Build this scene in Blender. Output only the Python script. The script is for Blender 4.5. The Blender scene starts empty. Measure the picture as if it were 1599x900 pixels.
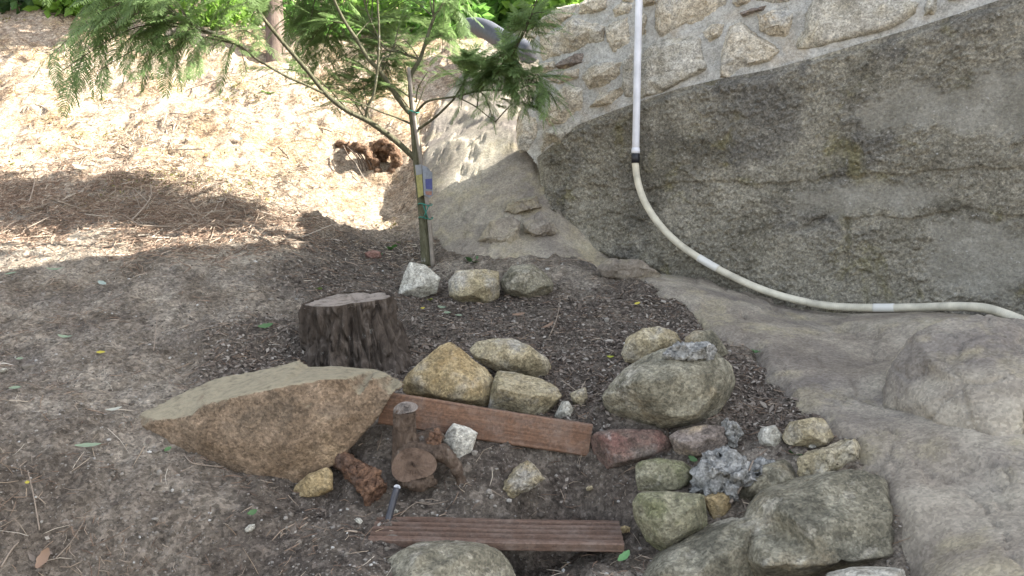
import bpy, bmesh, math, random
import numpy as np
from mathutils import Vector, Matrix
from mathutils.geometry import delaunay_2d_cdt

# ------------------------------------------------------------------ camera, sky, sun, exposure
scene = bpy.context.scene
col = scene.collection
FPX = 1232.0
PITCH = math.radians(-4.0)
CAM = np.array([0.0, 0.0, 1.6])
cam_data = bpy.data.cameras.new('camera')
cam_data.sensor_width = 36.0
cam_data.lens = 36.0 * FPX / 1599.0
cam_data.clip_start = 0.05
cam_data.clip_end = 500.0
cam = bpy.data.objects.new('camera', cam_data)
col.objects.link(cam)
cam.location = CAM
cam.rotation_euler = (math.radians(90) + PITCH, 0, 0)
scene.camera = cam

SUN = np.array([0.78, 0.06, 0.64]); SUN = SUN / np.linalg.norm(SUN)
world = bpy.data.worlds.new('World'); scene.world = world; world.use_nodes = True
wn = world.node_tree.nodes; wl = world.node_tree.links
sky = wn.new('ShaderNodeTexSky'); sky.sky_type = 'NISHITA'; sky.sun_disc = False
sky.sun_elevation = math.asin(SUN[2]); sky.sun_rotation = math.atan2(SUN[0], SUN[1])
sky.air_density = 1.0; sky.dust_density = 2.0; sky.ozone_density = 1.0
hs = wn.new('ShaderNodeHueSaturation'); hs.inputs['Saturation'].default_value = 0.45
bg = wn['Background']; bg.inputs['Strength'].default_value = 0.11
wl.new(sky.outputs[0], hs.inputs['Color']); wl.new(hs.outputs[0], bg.inputs['Color'])
sun_data = bpy.data.lights.new('sun', 'SUN'); sun_data.energy = 5.0; sun_data.angle = math.radians(0.53)
sun_data.color = (1.0, 0.95, 0.86)
sun = bpy.data.objects.new('sun', sun_data); col.objects.link(sun)
sun.rotation_euler = Vector(SUN).to_track_quat('Z', 'Y').to_euler()
vs = scene.view_settings
vs.view_transform = 'Standard'; vs.look = 'None'; vs.exposure = 2.42; vs.gamma = 1.0; vs.use_curve_mapping = False

# ------------------------------------------------------------------ helpers
rng = np.random.default_rng(7)
random.seed(7)
FW = np.array([0, math.cos(PITCH), math.sin(PITCH)])
UP = np.array([0, -math.sin(PITCH), math.cos(PITCH)])
RT = np.array([1.0, 0, 0])
def ray(px, py): return FW + (px - 799.5) / FPX * RT - (py - 450.0) / FPX * UP
def P(px, py, t): return CAM + t * ray(px, py)

def _hash(ix, iy, iz, seed):
    h = (ix * 374761393 + iy * 668265263 + iz * 2147483647 + seed * 1274126177) & 0xffffffff
    h = ((h ^ (h >> 13)) * 1274126177) & 0xffffffff
    return (h ^ (h >> 16)) & 0xffffffff
def pnoise(p, seed=0):
    p = np.asarray(p, float); i = np.floor(p).astype(np.int64); f = p - i
    u = f * f * f * (f * (f * 6 - 15) + 10)
    out = np.zeros(len(p))
    for dx in (0, 1):
        for dy in (0, 1):
            for dz in (0, 1):
                h = _hash(i[:, 0] + dx, i[:, 1] + dy, i[:, 2] + dz, seed)
                gx = ((h & 1023) / 511.5 - 1); gy = (((h >> 10) & 1023) / 511.5 - 1); gz = (((h >> 20) & 1023) / 511.5 - 1)
                w = (u[:, 0] if dx else 1 - u[:, 0]) * (u[:, 1] if dy else 1 - u[:, 1]) * (u[:, 2] if dz else 1 - u[:, 2])
                out += w * (gx * (f[:, 0] - dx) + gy * (f[:, 1] - dy) + gz * (f[:, 2] - dz))
    return out
def fbm(p, octaves=4, seed=0, gain=0.5):
    p = np.asarray(p, float); a = 1.0; s = np.zeros(len(p))
    for k in range(octaves):
        s += a * pnoise(p * (2.03 ** k), seed + k * 17); a *= gain
    return s
def cells(p, seed=0, both=False):
    """distance to the nearest jittered cell point (pebbly relief), p in cell units (N,3)"""
    p = np.asarray(p, float); i = np.floor(p).astype(np.int64); best = np.full(len(p), 9.0); sec = best.copy()
    for dx in (-1, 0, 1):
        for dy in (-1, 0, 1):
            for dz in (-1, 0, 1):
                c = i + np.array([dx, dy, dz]); h = _hash(c[:, 0], c[:, 1], c[:, 2], seed)
                q = c + np.stack([(h & 1023) / 1023., ((h >> 10) & 1023) / 1023., ((h >> 20) & 1023) / 1023.], 1)
                d = ((q - p) ** 2).sum(1); sec = np.minimum(sec, np.maximum(best, d)); best = np.minimum(best, d)
    return (np.sqrt(best), np.sqrt(sec)) if both else np.sqrt(best)
def smooth(a, b, x):
    t = np.clip((x - a) / (b - a), 0, 1); return t * t * (3 - 2 * t)

def tag(o, label=None, cat=None, group=None, kind=None):
    if label: o['label'] = label
    if cat: o['category'] = cat
    if group: o['group'] = group
    if kind: o['kind'] = kind
    return o
def empty(name, loc, label=None, cat=None, group=None):
    o = bpy.data.objects.new(name, None); col.objects.link(o); o.location = loc; o.empty_display_size = 0.05
    return tag(o, label, cat, group)
def link(name, me, material, parent=None, loc=None):
    o = bpy.data.objects.new(name, me); col.objects.link(o)
    if material is not None and not me.materials: me.materials.append(material)
    if parent is not None:
        o.parent = parent
        o.matrix_parent_inverse = Matrix.Translation(Vector(parent.location)).inverted()
    if loc is not None: o.location = loc
    return o
def mesh_np(name, v, f, smooth_=True):
    me = bpy.data.meshes.new(name)
    v = np.asarray(v, np.float32); f = np.asarray(f, np.int32)
    n, k = f.shape
    me.vertices.add(len(v)); me.vertices.foreach_set('co', v.ravel())
    me.loops.add(n * k); me.loops.foreach_set('vertex_index', f.ravel())
    me.polygons.add(n); me.polygons.foreach_set('loop_start', np.arange(0, n * k, k, dtype=np.int32))
    me.polygons.foreach_set('use_smooth', np.full(n, smooth_, bool))
    me.update(calc_edges=True); me.validate()
    return me
def based(name, v, f, material, parent=None, smooth_=True):
    """a mesh object whose origin sits at the middle of its own base"""
    v = np.asarray(v, float); c = v.mean(0); c[2] = v[:, 2].min()
    if parent is not None:
        return link(name, mesh_np(name, v, f, smooth_), material, parent)
    return link(name, mesh_np(name, v - c, f, smooth_), material, None, c)
def grid_faces(nu, nv, wrap=False):
    iu = np.arange(nu if wrap else nu - 1); iv = np.arange(nv - 1)
    a, b = np.meshgrid(iu, iv, indexing='ij'); a = a.ravel(); b = b.ravel(); a2 = (a + 1) % nu
    return np.stack([a * nv + b, a2 * nv + b, a2 * nv + b + 1, a * nv + b + 1], 1)
def spline(pts, per=8):
    pts = np.asarray(pts, float); n = len(pts); out = []
    for i in range(n - 1):
        p0 = pts[max(i - 1, 0)]; p1 = pts[i]; p2 = pts[i + 1]; p3 = pts[min(i + 2, n - 1)]
        for k in range(per):
            t = k / per
            out.append(0.5 * (2 * p1 + (p2 - p0) * t + (2 * p0 - 5 * p1 + 4 * p2 - p3) * t * t + (3 * p1 - p0 - 3 * p2 + p3) * t ** 3))
    out.append(pts[-1]); return np.array(out)
def tube_vf(path, radii, seg=8, cap=True):
    path = np.asarray(path, float); n = len(path); radii = np.broadcast_to(np.asarray(radii, float), (n,))
    tan = np.gradient(path, axis=0); tan /= np.linalg.norm(tan, axis=1)[:, None] + 1e-9
    nrm = np.cross(tan[0], [0.3, 0.2, 0.9]); nrm /= np.linalg.norm(nrm) + 1e-9
    a = np.linspace(0, 2 * math.pi, seg, endpoint=False); V = []
    for i in range(n):
        nrm = nrm - tan[i] * nrm.dot(tan[i]); nrm /= np.linalg.norm(nrm) + 1e-9
        b = np.cross(tan[i], nrm)
        V.append(path[i] + radii[i] * (np.cos(a)[:, None] * nrm + np.sin(a)[:, None] * b))
    V = np.concatenate(V); F = []
    for i in range(n - 1):
        for k in range(seg):
            k2 = (k + 1) % seg
            F.append((i * seg + k, i * seg + k2, (i + 1) * seg + k2, (i + 1) * seg + k))
    if cap:
        V = np.concatenate([V, path[:1], path[-1:]]); c0 = len(V) - 2; c1 = len(V) - 1
        for k in range(0, seg, 2):
            F.append((c0, (k + 2) % seg, (k + 1) % seg, k))
            F.append((c1, (n - 1) * seg + k, (n - 1) * seg + (k + 1) % seg, (n - 1) * seg + (k + 2) % seg))
    return V, np.array(F)
def join_vf(parts):
    V = []; F = []; o = 0
    for v, f in parts:
        V.append(v); F.append(np.asarray(f) + o); o += len(v)
    return np.concatenate(V), np.concatenate(F)
def tube(name, path, radii, material, parent=None, seg=8):
    v, f = tube_vf(path, radii, seg); return based(name, v, f, material, parent)

# ------------------------------------------------------------------ materials
def nn(nt, typ, **kw):
    n = nt.nodes.new(typ)
    for k, v in kw.items(): setattr(n, k, v)
    return n
def noise_node(nt, scale, detail=6, rough=0.6, vec=None, dist=0.0):
    n = nn(nt, 'ShaderNodeTexNoise'); n.inputs['Scale'].default_value = scale; n.inputs['Detail'].default_value = detail
    n.inputs['Roughness'].default_value = rough; n.inputs['Distortion'].default_value = dist
    if vec is not None: nt.links.new(vec, n.inputs['Vector'])
    return n.outputs['Fac']
def ramp(nt, fac, stops):
    r = nn(nt, 'ShaderNodeValToRGB'); e = r.color_ramp.elements
    while len(e) < len(stops): e.new(0.5)
    for i, (p, c) in enumerate(stops):
        e[i].position = p; e[i].color = (*c, 1) if len(c) == 3 else c
    nt.links.new(fac, r.inputs['Fac']); return r.outputs['Color']
def mixc(nt, fac, a, b, mode='MIX'):
    m = nn(nt, 'ShaderNodeMix', data_type='RGBA', blend_type=mode)
    for key, val in ((0, fac), (6, a), (7, b)):
        if isinstance(val, (int, float)): m.inputs[key].default_value = val
        elif isinstance(val, tuple): m.inputs[key].default_value = (*val, 1)
        else: nt.links.new(val, m.inputs[key])
    return m.outputs[2]
def maprange(nt, fac, a, b, c=0.0, d=1.0):
    m = nn(nt, 'ShaderNodeMapRange'); m.inputs[1].default_value = a; m.inputs[2].default_value = b
    m.inputs[3].default_value = c; m.inputs[4].default_value = d; nt.links.new(fac, m.inputs[0]); return m.outputs[0]
def grit(nt, c, vec, scale, lo, hi, amount=1.0, mask=None):
    """crisp grains: every little cell takes its own tone"""
    v = nn(nt, 'ShaderNodeTexVoronoi'); v.inputs['Scale'].default_value = scale; nt.links.new(vec, v.inputs['Vector'])
    sc = nn(nt, 'ShaderNodeSeparateColor'); nt.links.new(v.outputs['Color'], sc.inputs[0])
    m = mixc(nt, 1.0, c, maprange(nt, sc.outputs[0], 0, 1, lo, hi), 'MULTIPLY')
    return mixc(nt, mask if mask is not None else amount, c, m)
def new_mat(name):
    m = bpy.data.materials.new(name); m.use_nodes = True; nt = m.node_tree
    return m, nt, nt.nodes['Principled BSDF']
def world_vec(nt, scale=(1, 1, 1)):
    g = nn(nt, 'ShaderNodeNewGeometry'); mp = nn(nt, 'ShaderNodeMapping'); mp.inputs['Scale'].default_value = scale
    nt.links.new(g.outputs['Position'], mp.inputs['Vector']); return mp.outputs['Vector']
def bump(nt, bsdf, layers, vec):
    prev = None
    for scale, dist, detail in layers:
        b = nn(nt, 'ShaderNodeBump'); b.inputs['Distance'].default_value = dist; b.inputs['Strength'].default_value = 1.0
        nt.links.new(noise_node(nt, scale, detail, 0.65, vec), b.inputs['Height'])
        if prev is not None: nt.links.new(prev, b.inputs['Normal'])
        prev = b.outputs['Normal']
    nt.links.new(prev, bsdf.inputs['Normal'])
def stone_mat(name, c0, c1, c2, overlays=(), scale=9, bumps=((24, 0.020, 10), (120, 0.005, 5)), rough=0.9, speck=0.25, stretch=(1, 1, 1)):
    """three-tone mottled stone + coloured stains [(noise scale, lo, hi, colour, amount)]"""
    m, nt, b = new_mat(name); vec = world_vec(nt, stretch)
    n1 = noise_node(nt, scale, 8, 0.62, vec, 0.4)
    c = ramp(nt, n1, [(0.30, c0), (0.5, c1), (0.70, c2)])
    for k, (s, lo, hi, cc, am) in enumerate(overlays):
        off = nn(nt, 'ShaderNodeMapping'); off.inputs['Location'].default_value = (3.1 * k + 1.7, 5.3 * k, 2.2 * k)
        nt.links.new(vec, off.inputs['Vector'])
        f = maprange(nt, noise_node(nt, s, 7, 0.65, off.outputs[0], 0.3), lo, hi, 0, am)
        c = mixc(nt, f, c, cc)
    if speck:
        c = mixc(nt, 1.0, c, maprange(nt, noise_node(nt, 42, 8, 0.75, vec), 0.3, 0.7, 1 - 2 * speck, 1 + 2 * speck), 'MULTIPLY')
        c = grit(nt, c, vec, 150, 1 - 1.3 * speck, 1 + 1.3 * speck)
    nt.links.new(c, b.inputs['Base Color']); b.inputs['Roughness'].default_value = rough
    b.inputs['Specular IOR Level'].default_value = 0.25
    bump(nt, b, bumps, vec); return m
def plain_mat(name, colr, rough=0.6, var=0.15, scale=20, spec=0.3):
    m, nt, b = new_mat(name); vec = world_vec(nt)
    f = maprange(nt, noise_node(nt, scale, 6, 0.6, vec), 0.3, 0.7, 1 - var, 1 + var)
    nt.links.new(mixc(nt, 1.0, colr, f, 'MULTIPLY'), b.inputs['Base Color'])
    b.inputs['Roughness'].default_value = rough; b.inputs['Specular IOR Level'].default_value = spec
    return m
def island_mat(name, stops, rough=0.9, translucent=0.0, spec=0.2):
    """each loose piece takes its own tone out of a ramp"""
    m, nt, b = new_mat(name)
    g = nn(nt, 'ShaderNodeNewGeometry'); c = ramp(nt, g.outputs['Random Per Island'], stops)
    nt.links.new(c, b.inputs['Base Color']); b.inputs['Roughness'].default_value = rough
    b.inputs['Specular IOR Level'].default_value = spec
    if translucent: add_translucent(nt, b, c, translucent)
    return m
def add_translucent(nt, b, c, amount):
    t = nn(nt, 'ShaderNodeBsdfTranslucent'); mx = nn(nt, 'ShaderNodeMixShader'); mx.inputs[0].default_value = amount
    if isinstance(c, tuple): t.inputs[0].default_value = (*c, 1)
    else: nt.links.new(c, t.inputs[0])
    nt.links.new(b.outputs[0], mx.inputs[1]); nt.links.new(t.outputs[0], mx.inputs[2])
    nt.links.new(mx.outputs[0], nt.nodes['Material Output'].inputs['Surface'])
def leaf_mat(name, colr, translucent=0.45, var=0.35):
    m, nt, b = new_mat(name)
    oi = nn(nt, 'ShaderNodeObjectInfo'); g = nn(nt, 'ShaderNodeNewGeometry')
    ad = nn(nt, 'ShaderNodeMath', operation='ADD'); nt.links.new(oi.outputs['Random'], ad.inputs[0]); nt.links.new(g.outputs['Random Per Island'], ad.inputs[1])
    f = maprange(nt, ad.outputs[0], 0, 2, 1 - var, 1 + var)
    c = mixc(nt, 1.0, colr, f, 'MULTIPLY')
    nt.links.new(c, b.inputs['Base Color']); b.inputs['Roughness'].default_value = 0.55; b.inputs['Specular IOR Level'].default_value = 0.3
    add_translucent(nt, b, c, translucent); return m

M = {}
M['slab_brown'] = stone_mat('brown_sandstone', (.125, .086, .054), (.195, .14, .092), (.275, .205, .142), [(5, .50, .62, (.115, .09, .065), .7), (3, .55, .65, (.32, .24, .15), .7)], 6, ((28, .016, 9), (120, .006, 5)))
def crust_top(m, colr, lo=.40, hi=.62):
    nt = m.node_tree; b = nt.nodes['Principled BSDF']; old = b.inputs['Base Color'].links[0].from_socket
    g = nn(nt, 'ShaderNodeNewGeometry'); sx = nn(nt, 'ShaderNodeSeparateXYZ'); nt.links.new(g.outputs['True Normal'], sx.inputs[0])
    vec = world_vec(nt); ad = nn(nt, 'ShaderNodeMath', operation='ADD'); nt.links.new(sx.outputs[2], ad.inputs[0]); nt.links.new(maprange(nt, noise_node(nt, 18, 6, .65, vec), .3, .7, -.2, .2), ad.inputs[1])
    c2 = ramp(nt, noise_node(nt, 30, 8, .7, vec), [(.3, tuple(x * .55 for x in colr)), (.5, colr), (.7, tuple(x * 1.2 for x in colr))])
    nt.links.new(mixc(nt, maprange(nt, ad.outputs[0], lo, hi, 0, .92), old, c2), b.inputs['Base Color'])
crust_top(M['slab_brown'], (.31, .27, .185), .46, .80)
M['yellow_stone'] = stone_mat('yellow_sandstone', (.24, .17, .08), (.34, .26, .14), (.43, .36, .23), [(6, .5, .66, (.36, .33, .27), .8), (9, .6, .72, (.20, .12, .05), .7)], 8)
M['tan_stone'] = stone_mat('tan_sandstone', (.22, .18, .11), (.32, .27, .17), (.42, .37, .27), [(7, .52, .66, (.36, .34, .30), .8), (5, .58, .7, (.18, .15, .08), .7)], 9)
M['grey_stone'] = stone_mat('grey_mossy_stone', (.12, .11, .08), (.22, .20, .145), (.33, .31, .24), [(5, .50, .60, (.085, .08, .06), .75), (8, .55, .63, (.40, .37, .30), .75), (4, .56, .66, (.30, .24, .15), .6)], 8)
M['green_stone'] = stone_mat('green_algae_stone', (.12, .115, .075), (.22, .205, .135), (.32, .30, .215), [(6, .52, .64, (.13, .14, .06), .6), (9, .6, .7, (.30, .28, .24), .7)], 8)
M['white_stone'] = stone_mat('whitish_stone', (.30, .28, .23), (.42, .40, .34), (.54, .52, .46), [(8, .55, .68, (.26, .22, .15), .7)], 12)
M['brick'] = stone_mat('red_brick', (.12, .065, .052), (.19, .105, .085), (.26, .16, .13), [(8, .54, .62, (.36, .32, .29), .8), (4, .50, .62, (.13, .105, .085), .8)], 14, ((50, .008, 8), (200, .003, 4)))
M['cement'] = stone_mat('grey_cement', (.18, .176, .16), (.28, .276, .258), (.38, .374, .352), [(16, .56, .66, (.13, .12, .10), .8)], 22, ((60, .010, 8), (200, .003, 4)))
M['wall_stone'] = stone_mat('pale_limestone', (.33, .285, .215), (.45, .405, .325), (.55, .51, .43), [(5, .52, .66, (.36, .36, .34), .8), (7, .6, .7, (.34, .24, .13), .8)], 8, ((30, .012, 9), (140, .004, 4)))
M['wall_stone_grey'] = stone_mat('grey_limestone', (.27, .25, .20), (.37, .35, .30), (.46, .44, .39), [(6, .52, .66, (.40, .36, .27), .8)], 8, ((30, .012, 9), (140, .004, 4)))
M['wall_stone_dark'] = stone_mat('dark_purplish_stone', (.12, .10, .085), (.20, .165, .14), (.29, .25, .22), [(6, .55, .66, (.34, .27, .18), .8)], 12)
M['mortar'] = stone_mat('grey_mortar', (.30, .295, .27), (.38, .375, .35), (.46, .455, .43), [(6, .52, .7, (.36, .31, .24), .6)], 9, ((50, .006, 7), (220, .002, 3)), 0.95, 0.15)
# ------------------------------------------------------------------ the lie of the land
# wall plane: through W0 along WD; WN points out of the wall towards the viewer
W0 = np.array([0.19, 4.7, 0.0]); WD = np.array([0.84, -0.545, 0.0]); WD = WD / np.linalg.norm(WD)
WN = np.array([WD[1], -WD[0], 0.0])
if WN[1] > 0: WN = -WN
def on_wall(px, py, off=0.0):
    d = ray(px, py); t = (W0 + WN * off - CAM).dot(WN) / d.dot(WN); return CAM + t * d
def wall_uv(p): return np.array([(p - W0).dot(WD), p[2] - CAM[2]])
def wall_pt(u, v, off=0.0):
    u = np.asarray(u); v = np.asarray(v); off = np.asarray(off)
    return W0 + u[..., None] * WD + off[..., None] * WN + (v + CAM[2])[..., None] * np.array([0, 0, 1.0])

CTRL = [
 # left slope
 (0,900,2.04),(200,900,2.10),(400,900,2.14),(0,800,2.12),(200,800,2.20),(400,810,2.27),(0,715,2.25),(200,722,2.34),(330,745,2.42),(520,800,2.38),(520,880,2.12),
 (0,600,2.65),(200,610,2.72),(0,500,3.15),(200,500,3.2),(0,430,3.58),(200,430,3.62),(0,360,4.15),(200,360,4.2),(0,280,4.8),(200,290,4.8),(0,200,5.4),(200,210,5.45),
 (0,120,6.05),(200,120,6.2),(0,50,6.75),(250,45,7.1),(0,14,7.25),(250,12,7.6),(420,10,7.9),(600,16,8.2),(-300,20,7.3),(-300,500,3.0),(-300,800,2.0),(-300,300,4.5),(-300,100,6.1),
 (400,560,2.98),(330,575,2.90),(420,500,3.28),(400,430,3.72),(400,360,4.30),(400,290,4.95),(400,200,5.65),(400,110,6.5),(420,40,7.4),
 (480,430,3.85),(500,390,4.30),(510,340,4.75),(560,360,4.75),(600,405,4.38),(610,340,5.0),(600,260,5.55),(590,180,6.1),(600,100,6.9),(600,45,7.7),
 # terrace round the sapling and stump
 (650,415,4.33),(480,560,3.05),(460,480,3.50),(650,520,3.35),(700,480,3.70),(820,480,3.70),(640,590,2.98),(720,560,3.12),(880,540,3.22),(930,600,2.90),(960,480,3.68),(1000,440,3.95),(1080,500,3.50),(1050,560,3.05),(900,660,2.66),(760,650,2.74),(1160,620,2.72),(1180,660,2.58),
 # soil below the upright board, down to the lower board
 (600,700,2.55),(700,725,2.50),(800,725,2.53),(900,735,2.53),(640,790,2.42),(800,790,2.42),(950,790,2.42),(560,760,2.42),(580,855,2.2),(700,835,2.32),(900,845,2.33),(850,885,2.44),(920,885,2.42),(800,895,2.36),(1000,890,2.16),(650,930,2.0),(480,770,2.46),
 # pale rock behind the sapling
 (680,360,4.66),(700,300,4.82),(760,380,4.42),(780,300,4.72),(830,350,4.50),(700,235,5.25),(770,230,5.0),(830,230,4.85),(700,200,5.75),(700,140,6.4),(770,140,6.0),(740,75,7.1),(880,400,4.28),(920,425,4.08),
 # bedrock on the right
 (1040,440,3.98),(1120,470,3.70),(1200,505,3.42),(1130,545,3.15),(1230,560,3.0),(1200,600,2.82),(1300,600,2.76),(1340,560,3.06),(1300,680,2.42),(1360,660,2.5),(1330,540,3.2),
 (1400,560,3.05),(1430,510,3.2),(1500,500,3.15),(1560,505,3.05),(1450,620,2.55),(1520,560,2.75),(1540,650,2.3),(1500,720,2.12),(1420,720,2.22),(1599,560,2.72),(1599,640,2.3),(1590,740,2.02),
 (1500,770,2.05),(1420,800,2.0),(1500,890,1.75),(1400,890,1.95),(1599,800,1.9),(1599,900,1.66),(1700,700,2.1),(1700,900,1.6),(1700,560,2.6),(1250,900,2.10),(1120,880,2.2),
]
for q, dv in ((960,0),(1060,0),(1160,0),(1260,0),(1360,0),(1460,0),(1599,0),(1700,0)):
    yb = np.interp(q, [930, 1060, 1160, 1260, 1360, 1460, 1599, 1700], [408, 432, 455, 482, 492, 492, 506, 520])
    p = on_wall(q, yb); CTRL.append((q, yb, float((p - CAM).dot(FW))))
pts = np.array([P(*c) for c in CTRL])
extra = np.array([(0, 0.4, 0.0), (-2, .3, .2), (2, .3, .1), (-5, 0, .6), (4, 0, .2), (0, -3, 0), (-6, -3, .4), (5, -3, 0), (-6, 4, 1.7), (-6.5, 8, 3.75), (-7, 12, 4.2), (-3, 11.5, 4.1), (0, 12, 4.1), (3, 10.5, 4.1), (6, 10, 4.0), (4, 6, 3.0), (2.5, 6.5, 3.3), (6, 2, 1.0), (5, 4, 2.0), (1, 8.5, 3.75), (0, 14, 4.1), (6, 14, 4.1), (-7, 14, 4.2)], float)
pts = np.concatenate([pts, extra])
def _k(r2): return np.where(r2 > 1e-12, 0.5 * r2 * np.log(np.maximum(r2, 1e-12)), 0)
_x = pts[:, :2]; _n = len(_x)
_A = np.zeros((_n + 3, _n + 3)); _A[:_n, :_n] = _k(((_x[:, None] - _x[None]) ** 2).sum(2)) + np.eye(_n) * 0.004
_A[:_n, _n] = 1; _A[:_n, _n + 1:] = _x; _A[_n, :_n] = 1; _A[_n + 1:, :_n] = _x.T
_w = np.linalg.solve(_A, np.concatenate([pts[:, 2], np.zeros(3)]))
def base_h(x, y):
    x = np.clip(np.asarray(x, float), -7.5, 6.5); y = np.clip(np.asarray(y, float), -3.2, 14.5); sh = x.shape
    q = np.stack([x.ravel(), y.ravel()], 1); out = np.empty(len(q))
    for s in range(0, len(q), 40000):
        e = q[s:s + 40000]
        out[s:s + 40000] = _k(((e[:, None] - _x[None]) ** 2).sum(2)) @ _w[:_n] + _w[_n] + e @ _w[_n + 1:]
    return out.reshape(sh)
_ts = np.linspace(1.2, 14, 1500)
def ground_px(px, py, dz=0.0):
    """the point of the ground seen at a place of the photograph"""
    q = CAM + _ts[:, None] * ray(px, py); below = q[:, 2] < base_h(q[:, 0], q[:, 1]) + dz
    k = int(np.argmax(below)) if below.any() else len(_ts) - 1
    return q[k], _ts[k]

def inside(poly, x, y):
    r = np.zeros(x.shape, bool); n = len(poly)
    for i in range(n):
        x0, y0 = poly[i]; x1, y1 = poly[(i + 1) % n]
        if y0 == y1: continue
        r ^= ((y0 > y) != (y1 > y)) & (x < (x1 - x0) * (y - y0) / (y1 - y0) + x0)
    return r
def edge_dist(poly, x, y):
    d = np.full(x.shape, 1e9); n = len(poly)
    for i in range(n):
        a = np.array(poly[i]); b = np.array(poly[(i + 1) % n]); e = b - a; L = max(e.dot(e), 1e-9)
        t = np.clip(((x - a[0]) * e[0] + (y - a[1]) * e[1]) / L, 0, 1)
        d = np.minimum(d, np.hypot(x - a[0] - t * e[0], y - a[1] - t * e[1]))
    return np.where(inside(poly, x, y), d, -d)
ROCK_PX = [(668,345),(690,395),(735,402),(800,402),(880,402),(940,418),(1000,438),(1060,475),(1090,505),(1130,530),(1175,545),(1200,590),(1265,650),(1330,690),(1370,760),(1400,830),(1410,940),(1150,960),(1000,920)]
rock_poly = [tuple(ground_px(*q)[0][:2]) for q in ROCK_PX] + [(1.2, .9), (4.0, .9), (5.5, 3.0), (3.5, 4.6), (1.6, 5.6), (1.2, 7.2), (-0.2, 7.9)] + [tuple(ground_px(*q)[0][:2]) for q in ((735, 95), (700, 140), (672, 190), (655, 260))]
def rock_mask(x, y):
    w = 0.05 * fbm(np.stack([x.ravel() * 4, y.ravel() * 4, np.zeros(x.size)], 1), 3, 5).reshape(x.shape)
    return edge_dist(rock_poly, x, y) + w

def axis_lines(segs):
    out = []
    for a, b, n in segs: out += list(np.linspace(a, b, n, endpoint=False))
    return np.array(out + [segs[-1][1]])
gy = np.concatenate([np.linspace(-40, 1.0, 24, endpoint=False), 1.0 * np.exp(np.linspace(0, math.log(10.0), 330)), np.linspace(10.2, 120, 30)])
gx = axis_lines([(-120, -8, 14), (-8, -4.2, 80), (-4.2, 2.2, 460), (2.2, 5, 60), (5, 120, 16)])
GX, GY = np.meshgrid(gx, gy, indexing='ij')
GZ = base_h(GX, GY)
q3 = np.stack([GX.ravel(), GY.ravel(), GZ.ravel()], 1)
near = smooth(14, 9, GY) * smooth(-9, -6, GX) * smooth(7, 5, GX)
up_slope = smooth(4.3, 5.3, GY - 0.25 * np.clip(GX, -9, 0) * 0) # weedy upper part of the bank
rel = 0.040 * fbm(q3 * 4.0, 3, 1) + 0.024 * fbm(q3 * 15.0, 4, 2, .6) + 0.014 * np.abs(fbm(q3 * 45.0, 2, 3))
rel = rel.reshape(GX.shape) + (0.10 * fbm(q3 * 2.2, 4, 9, .55)).reshape(GX.shape) * up_slope
GD = edge_dist(rock_poly, GX, GY)
GZ2 = GZ + rel * near - 0.10 * smooth(-0.02, 0.12, GD)
def soil_h(x, y):
    """height of the finished soil mesh"""
    i = np.clip(np.searchsorted(gx, x) - 1, 0, len(gx) - 2); j = np.clip(np.searchsorted(gy, y) - 1, 0, len(gy) - 2)
    fx = (x - gx[i]) / (gx[i + 1] - gx[i]); fy = (y - gy[j]) / (gy[j + 1] - gy[j])
    return (GZ2[i, j] * (1 - fx) * (1 - fy) + GZ2[i + 1, j] * fx * (1 - fy) + GZ2[i, j + 1] * (1 - fx) * fy + GZ2[i + 1, j + 1] * fx * fy)
gme = mesh_np('ground', np.stack([GX.ravel(), GY.ravel(), GZ2.ravel()], 1), grid_faces(len(gx), len(gy)))
# where which kind of earth lies: red = dark mulch, green = dry straw and moss, blue = upper bank painted lighter as in sun
MULCH_PX = [(560,400,.35),(620,400,.25),(540,440,.35),(680,470,.4),(760,490,.4),(850,500,.4),(930,500,.35),(1000,480,.3),(660,530,.35),(760,530,.35),(860,560,.35),(940,560,.3),(900,600,.25),(1180,600,.25),(1200,640,.2),(1050,520,.25),(430,540,.25),(400,590,.2),(720,760,.4),(880,770,.4),(600,820,.35),(500,800,.3),(450,860,.25)]
mul = np.zeros(GX.shape)
for a, b, r in MULCH_PX:
    c, _ = ground_px(a, b); mul = np.maximum(mul, np.exp(-(((GX - c[0]) ** 2 + (GY - c[1]) ** 2) / (r * r)) ** 2))
for a, b in ((50, 780), (200, 800), (330, 820), (100, 880), (300, 880), (430, 790), (20, 720)):
    c, _ = ground_px(a, b); mul = np.maximum(mul, .5 * np.exp(-(((GX - c[0]) ** 2 + (GY - c[1]) ** 2) / .06) ** 2))
nz = fbm(q3 * 3.0, 4, 33).reshape(GX.shape)
straw = up_slope * smooth(-0.45, 0.35, nz)
ca = gme.color_attributes.new('zone', 'FLOAT_COLOR', 'POINT')
ca.data.foreach_set('color', np.stack([mul.ravel(), straw.ravel(), up_slope.ravel(), np.ones(mul.size)], 1).astype(np.float32).ravel())
m, nt, b = new_mat('sandy_soil'); vec = world_vec(nt)
att = nn(nt, 'ShaderNodeAttribute', attribute_name='zone'); sp = nn(nt, 'ShaderNodeSeparateColor'); nt.links.new(att.outputs['Color'], sp.inputs[0])
c = ramp(nt, noise_node(nt, 4.5, 9, .62, vec, .3), [(.34, (.138, .112, .086)), (.5, (.24, .202, .16)), (.64, (.345, .30, .242))])
c = mixc(nt, maprange(nt, noise_node(nt, 2.0, 6, .6, vec), .5, .68, 0, .6), c, (.165, .148, .135))
lit = ramp(nt, noise_node(nt, 11, 9, .7, vec, .5), [(.3, (.19, .125, .085)), (.42, (.30, .225, .16)), (.55, (.40, .325, .25)), (.70, (.50, .43, .34))])  # sunlit copy of the soil tones, sun brightness put into the colour
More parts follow.
